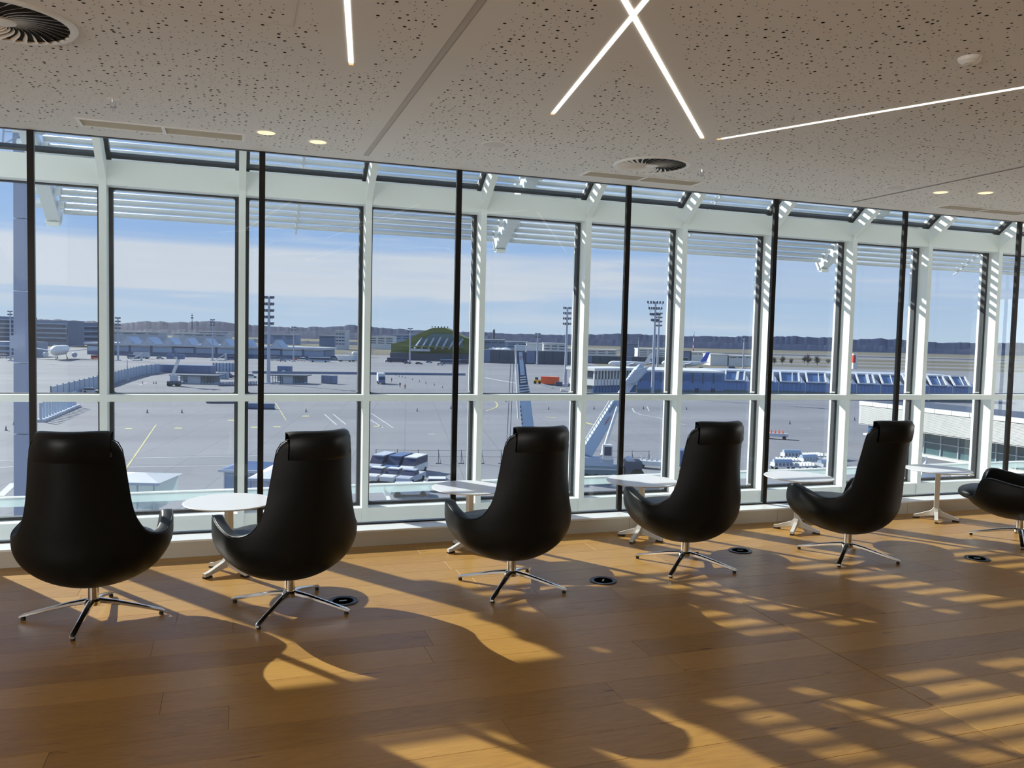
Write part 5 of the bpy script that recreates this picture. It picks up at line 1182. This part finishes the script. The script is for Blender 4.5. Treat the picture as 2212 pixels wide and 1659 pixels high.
def crane_b():
    b0 = at(1305, 1032, 103); b0.z = ZG
    t = empty('mobile_crane', b0, VA); tag(t, 'grey blue crane with raised boom and ram beside the third table', 'crane', 'mobile cranes')
    L_ = lambda u, v_, d: (Matrix.Rotation(-VA, 3, 'Z') @ (at(u, v_, d)-b0))
    MB().bbox(-3.2, 2.3, -1.4, 1.4, 1.1, 2.1, .12).obj('chassis', M['tealbody'], t); MB().box(-3.1, 2.2, -1.45, 1.45, 1.75, 1.95).obj('chassis_stripe', M['silver'], t)
    for sx in (-2.4, -1.2, .2, 1.5):
        for sy in (-1, 1): MB().tube([(sx, sy*1.0, .62), (sx, sy*1.42, .62)], .62, 14).obj('wheel', M['tyre'], t)
    for sx in (-2.9, 1.0): MB().beam((sx, -1.3, 1.1), (sx, -2.6, 0.1), .3, .3).box(sx-.4, sx+.4, -3, -2.2, 0, .12).obj('outrigger', M['offwhite'], t)
    MB().bbox(-2.6, 1.0, -1.1, 1.1, 2.1, 3.1, .1).obj('superstructure', M['lightblue'], t)
    MB().bbox(-.4, .8, -1.5, -.3, 3.0, 4.9, .15).obj('operator_cab', M['offwhite'], t); MB().box(-.25, .65, -1.55, -1.45, 3.6, 4.7).obj('cab_window', M['navy'], t)
    MB().bbox(2.5, 4.6, -1.3, 1.3, .6, 2.9, .2).obj('winch_carrier', M['slate'], t)
    for sy in (-1.4, 1.1): MB().tube([(4.0, sy, 1.1), (4.0, sy+.3, 1.1)], .9, 16).obj('rear_wheel', M['tyre'], t)
    MB().tube([(3.2, -1.2, 2.7), (3.2, 1.2, 2.7)], .55, 16).obj('winch_drum', M['silver'], t)
    p0, p1, p2, p3 = L_(1262, 984, 104), L_(1334, 868, 108), L_(1358, 830, 109), L_(1385, 797, 110)
    MB().beam(p0, p1, 1.5, 2.0, 1.3, 1.5, up=(0, 1, 0)).obj('boom_base_section', M['lightblue'], t)
    MB().beam(p1, p2, 1.1, 1.3, up=(0, 1, 0)).obj('boom_mid_section', M['silver'], t)
    MB().beam(p2, p3, 1.1, 1.5, 1.4, 2.0, up=(0, 1, 0)).obj('boom_head', M['lightblue'], t)
    for k in range(9):
        a = p2.lerp(p3, k/9); MB().beam(a+Vector((-1.0, -1.3, 0)), a+Vector((1.0, -1.3, .6)), .2, .15).obj('head_rung', M['silver'], t)
    MB().tube([L_(1300, 985, 102), L_(1334, 880, 106)], .22, 12).obj('lift_ram', M['offwhite'], t); MB().tube([L_(1298, 1000, 102), L_(1306, 965, 102.8)], .34, 12).obj('ram_cylinder', M['silver'], t)
    for k in range(16):
        a = p0.lerp(p1, k/16)+Vector((-.75, -.8, .9)); c = p0.lerp(p1, (k+1)/16)+Vector((-.75, -.8, .9)); MB().beam(a, c, .1, .1).beam(a, a+Vector((.35, 0, -.7)), .1, .1).obj('catwalk_rail', M['offwhite'], t)
    dr = (p1-p0).normalized()
    for k in range(3):
        a = p0.lerp(p1, .60+.045*k)+Vector((0, -1.05, 0)); MB().beam(a+Vector((-.15, 0, -.3)), a+Vector((.25, 0, .35)), .12, .05).obj('red_letter_bar', M['redp'], t)
    for k in range(9):
        a = p0.lerp(p1, .80+.02*k)+Vector((-.25, -1.05, .2)); MB().beam(a+Vector((-.12, 0, -.18)), a+Vector((.12, 0, .18)), .09, .05).obj('dark_letter_bar', M['slate'], t)
    return t
crane_b()
# boom lift by the left pavilion
p = gp(376, 834); t = empty('boom_lift', p, VA); tag(t, 'white articulated boom lift with raised baskets left of the pavilion', 'boom lift')
MB().bbox(-1.8, 1.8, -1.2, 1.2, .5, 1.6, .1).obj('base', M['slate'], t); MB().bbox(-1, 1, -.9, .9, 1.6, 3.4, .1).obj('turret', M['silver'], t)
MB().beam((-.6, 0, 3.2), (1.6, 0, 9.0), .7, .8).obj('lower_boom', M['offwhite'], t); MB().beam((1.6, 0, 9.0), (-.2, 0, 11.5), .5, .6).obj('upper_boom', M['bluepaint'], t)
for sx in (-1.2, 2.2): MB().bbox(sx-1, sx+1, -.6, .6, 8.6, 10.2, .08).obj('work_basket', M['bluepaint'], t)
for sx in (-1.3, 1.3): MB().tube([(sx, -1.3, .5), (sx, 1.3, .5)], .5, 12).obj('axle_wheels', M['tyre'], t)

# ---- near things below the window
def fence_posts():
    t = empty('temporary_fence', gp(812, 1001)); tag(t, 'line of thin wire fence posts across the apron behind the vehicles', 'fence'); O = t.location.copy()
    us = [812, 858, 903, 947, 996, 1040, 1082, 1220, 1365, 1401]
    for u in us:
        p_ = gp(u, 1001+(u-812)*.003)-O; MB().tube([p_, p_+Vector((0, 0, 2.0))], .045, 6).beam(p_+Vector((-.4, 0, 0.05)), p_+Vector((.4, 0, .05)), .12, .1).beam(p_+Vector((0, 0, 1.6)), p_+Vector((.35, 0, .1)), .05, .05).obj('post', M['slate'], t)
    for z in (1.9, 1.0):
        a, b = gp(812, 1001)-O, gp(1401, 1003)-O; MB().tube([a+Vector((0, 0, z)), b+Vector((0, 0, z))], .02, 4).obj('wire', M['slate'], t)
fence_posts()
def roof_box(u0_, u1_, vt, vb, dist, lab, m_n, roofm, th=4, name='boarding_bridge'):
    p_ = at((u0_+u1_)/2, vt, dist); W_ = (u1_-u0_)*dist/F_PX; H_ = (vb-vt)*dist/F_PX
    t = empty(name, (p_.x, p_.y, ZG), VA); tag(t, lab, 'boarding bridge', 'boarding bridge heads below the windows'); z = p_.z-ZG
    MB().box(-W_/2, W_/2, 0, th, z-H_, z-.12).obj('cabin', M[m_n], t)
    MB().add([(-W_/2-.3, -.3, z-.12), (W_/2+.3, -.3, z-.12), (W_/2+.3, th+.3, z-.12), (-W_/2-.3, th+.3, z-.12), (-W_/2*.2, th*.4, z+.35), (W_/2*.2, th*.4, z+.35)], [(0, 1, 5, 4), (1, 2, 5), (2, 3, 4, 5), (3, 0, 4), (3, 2, 1, 0)]).obj('roof', M[roofm], t)
    MB().box(-W_/2-.35, W_/2+.35, -.35, -.2, z-.3, z-.1).obj('roof_trim', M['silver'], t)
    for k in range(4): MB().box(-W_/2+W_*k/3.2, -W_/2+W_*k/3.2+.1, -.06, 0, z-H_, z-.2).obj('glazing_bar', M['silver'], t)
    MB().tube([(-W_/4, th/2, 0), (-W_/4, th/2, z-H_)], .3, 12).tube([(W_/4, th/2, 0), (W_/4, th/2, z-H_)], .3, 12).obj('support_column', M['silver'], t)
    return t
roof_box(225, 338, 1038, 1100, 62, 'glazed boarding bridge head with white roof right of the first chair', 'frost', 'offwhite')
roof_box(484, 570, 1012, 1075, 66, 'blue grey boarding bridge cabin behind the first table', 'paleblue', 'bluepaint')
roof_box(545, 640, 1030, 1085, 60, 'round roofed pale boarding bridge tunnel left of the second chair', 'silver', 'offwhite', 6)
# access stairs with railings near the bridge heads
for u, vb, lab in ((375, 1118, 'white railing stair below the first table'), (880, 1112, 'white railing stair below the vehicle group'), (1420, 1075, 'white railing stair right of the third table')):
    p_ = at(u, vb-12, 58); t = empty('service_stair', (p_.x, p_.y, ZG), VA+.2); tag(t, lab, 'stairs', 'white service stairs'); z = p_.z-ZG
    MB().beam((-2.2, 0, z-1.6), (2.2, 0, z-.2), 1.2, .15).obj('flight', M['silver'], t)
    r = MB()
    for k in range(7): xx = -2.2+4.4*k/6; zz = z-1.6+1.4*k/6; r.beam((xx, -.6, zz), (xx, -.6, zz+1), .06, .06)
    r.beam((-2.2, -.6, z-.6), (2.2, -.6, z+.8), .07, .07).obj('railing', M['offwhite'], t); MB().beam((0, 0, 0), (0, 0, z-1), .3, .3).obj('column', M['silver'], t)
# pile of dollies and long white racks right of the fourth chair
i = 0
dl = ['left front', 'front', 'right front', 'left middle', 'middle', 'right middle', 'left rear', 'rear', 'right rear']
for r_ in range(3):
    for c_ in range(3):
        p_ = gp(1690+c_*46+r_*10, 1014-r_*11); t = empty('cargo_dolly', p_, VA+.35+.25*((r_*3+c_*7) % 3-1)); tag(t, dl[r_*3+c_]+' pale cargo dolly in the group right of the fourth chair', 'dolly', 'cargo dollies')
        MB().bbox(-1.6, 1.6, -.8, .8, .45, .62, .04).obj('platform', M['silver'], t)
        q = MB()
        for k in range(6): q.box(-1.5+k*.55, -1.4+k*.55, -.75, .75, .62, 1.0)
        q.obj('roller_rack', M['offwhite'], t)
        if (r_+c_) % 2 == 0: MB().tube([(-1.4, 0, 1.1), (1.3, 0, 1.1)], .42, 12).obj('blue_tank', M['lightblue'], t)
        for sx in (-1.2, 1.2):
            for sy in (-.7, .7): MB().tube([(sx, sy-.06, .22), (sx, sy+.06, .22)], .22, 10).obj('wheel', M['tyre'], t)
for u, vb, col, lab in ((1410, 1012, 'offwhite', 'white tow bar trailer right of the fourth black post'), (1676, 948, 'silver', 'pallet rack with orange cones right of the fifth post')):
    p_ = gp(u, vb); t = empty('flat_trailer', p_, VA-.3); tag(t, lab, 'trailer'); MB().bbox(-2.2, 2.2, -.7, .7, .5, 1.1, .06).obj('deck', M[col], t)
    for sx in (-1.5, 1.5): MB().tube([(sx, -.8, .35), (sx, .8, .35)], .35, 10).obj('axle_wheels', M['tyre'], t)
    for k in range(5): MB().lathe([(.16, 1.1), (.03, 1.75), (0, 1.76)], 8, (-1.6+k*.7, 0, 0)).obj('stacked_cone', M['orange' if 'cones' in lab else 'silver'], t)
p_ = gp(1478, 1005); t = empty('blue_container', p_, VA+.2); tag(t, 'small blue container left of the fourth chair', 'container'); MB().bbox(-1.3, 1.3, -1, 1, .1, 2.3, .06).obj('body', M['bluepaint'], t)
for k in range(5): MB().box(-1.2+k*.55, -1.12+k*.55, -1.06, -1, .2, 2.2).obj('side_rib', M['lightblue'], t)
MB().box(-1.3, 1.3, -.9, .9, 0, .1).obj('pallet', M['slate'], t)
# parked cars in front of the louvred building
for u, vb, lab in ((2085, 1052, 'white car below the louvred building, left of the sixth chair'), (2190, 1050, 'white car below the louvred building at the right edge')):
    vehicle('car', gp(u, vb), VA+.3, lab)
p_ = gp(1998, 1046); t = gtag('white_tent', MB().lathe([(1.9, 0), (1.9, .6), (0, 3.2)], 4), M['offwhite'], 'small white pointed tent below the fifth table', 'tent', loc=p_, rz=.4); MB().lathe([(.06, 3.1), (.06, 3.7)], 6).obj('tip_pole', M['silver'], t)
# bare trees behind the pier
def tree(u, vb, hpx, lab, seed):
    p_ = gp(u, vb); D_ = depth_of(p_); h = hpx*D_/F_PX; t = empty('bare_tree', p_); tag(t, lab, 'tree', 'bare trees behind the pier'); rr = random.Random(seed)
    MB().tube([(0, 0, 0), (.1, 0, h*.35)], [h*.03, h*.02], 6).obj('trunk', M['brown'], t); b = MB()
    for k in range(70):
        a = rr.uniform(0, 2*PI); e = rr.uniform(.1, 1.5); l_ = h*(.28+.38*math.sin(e))*rr.uniform(.8, 1.1); s0 = Vector((0, 0, h*rr.uniform(.18, .45))); d_ = Vector((math.cos(a)*math.cos(e), math.sin(a)*math.cos(e), math.sin(e)))
        m_ = s0+d_*l_*.55; b.tube([s0, m_, s0+d_*l_+Vector((rr.uniform(-1, 1), 0, rr.uniform(0, 1)))*h*.06], [h*.012, h*.008, h*.003], 4)
        for q in range(5): b.tube([m_, m_+Vector((rr.uniform(-1, 1), rr.uniform(-1, 1), rr.uniform(-.3, 1)))*h*.17], [h*.006, h*.002], 3)
    b.obj('crown', M['brown'], t)['kind'] = 'stuff'
for i, (u, vb, hp) in enumerate([(1672, 788, 18), (1690, 787, 20), (1709, 787, 14), (1738, 785, 18), (1745, 788, 24), (1765, 789, 22), (1789, 788, 15)]):
    tree(u, vb, hp, ['leftmost bare tree right of the fifth post', 'second bare tree right of the fifth post', 'small bare tree in the middle of the row behind the pier', 'bare tree left in the close pair behind the pier', 'tallest bare tree behind the pier', 'broad bare tree right of the tallest one', 'rightmost small bare tree behind the pier'][i], i)
p_ = at(1846, 779, 640); t = empty('radar_tower', (p_.x, p_.y, ZG), VA); tag(t, 'small red and white tower at the edge of the airfield', 'tower')
zz = at(1846, 764, 640).z-ZG; MB().box(-1.6, 1.6, -1.5, 1.5, 0, zz).obj('shaft', M['offwhite'], t); MB().box(-1.7, .2, -1.6, 1.6, zz*.4, zz*.9).obj('red_field', M['redp'], t)

# ---- tapered grey pylon with lattice head at the left edge
D_ = 46; pb, pt = at(54, 1125, D_), at(57, 395, D_); t = empty('steel_pylon', (pb.x, pb.y, ZG), VA); tag(t, 'tall tapered grey blue steel pylon with lattice head at the left edge', 'pylon')
z1 = at(54, 325, D_).z-ZG; w0, w1_ = 33*D_/F_PX, 21*D_/F_PX
lean = Vector((pt.x-pb.x, pt.y-pb.y, 0)); lx = 0.0
v_ = []
nseg = 7
for k in range(nseg):
    za, zc_ = z1*k/nseg, z1*(k+1)/nseg-.04; wa = w0+(w1_-w0)*k/nseg; wb = w0+(w1_-w0)*(k+1)/nseg
    MB().beam((lx*k/nseg, 0, za), (lx*(k+1)/nseg, 0, zc_), wa, wa, wb, wb, up=(0, 1, 0)).obj('pylon_section', M['pylongrey'], t)
lt = MB(); z2 = z1+9
for a, b in (((-.6, -.5), (-.3, -.3)), ((-.6, .5), (-.3, .3)), ((.6, -.5), (.2, -.3)), ((.6, .5), (.2, .3))):
    lt.beam((lx+a[0]-.1, a[1], z1), (lx+b[0]+.15, b[1], z2), .07, .07)
for k in range(14):
    za, zc_ = z1+k*.64, z1+(k+1)*.64; s_ = -1 if k % 2 else 1; lt.beam((lx-.6*s_+.02*k, -.45, za), (lx+.5*s_+.02*k, -.45, zc_), .05, .05).beam((lx-.65+.03*k, -.45, zc_), (lx+.55-.02*k, -.45, zc_), .05, .05)
lt.beam((lx-1.5, -.4, z1+.9), (lx-.2, -.4, z1+1.1), .12, .12).obj('lattice_head', M['silver'], t)
MB().beam((lx-.1, 0, z1), (lx+.5, 0, z2), .5, .5).obj('inner_mast', M['pylongrey'], t)
MB().box(-.2, .2, -.9, -.75, z1*.60, z1*.60+.7).obj('junction_box', M['silver'], t)
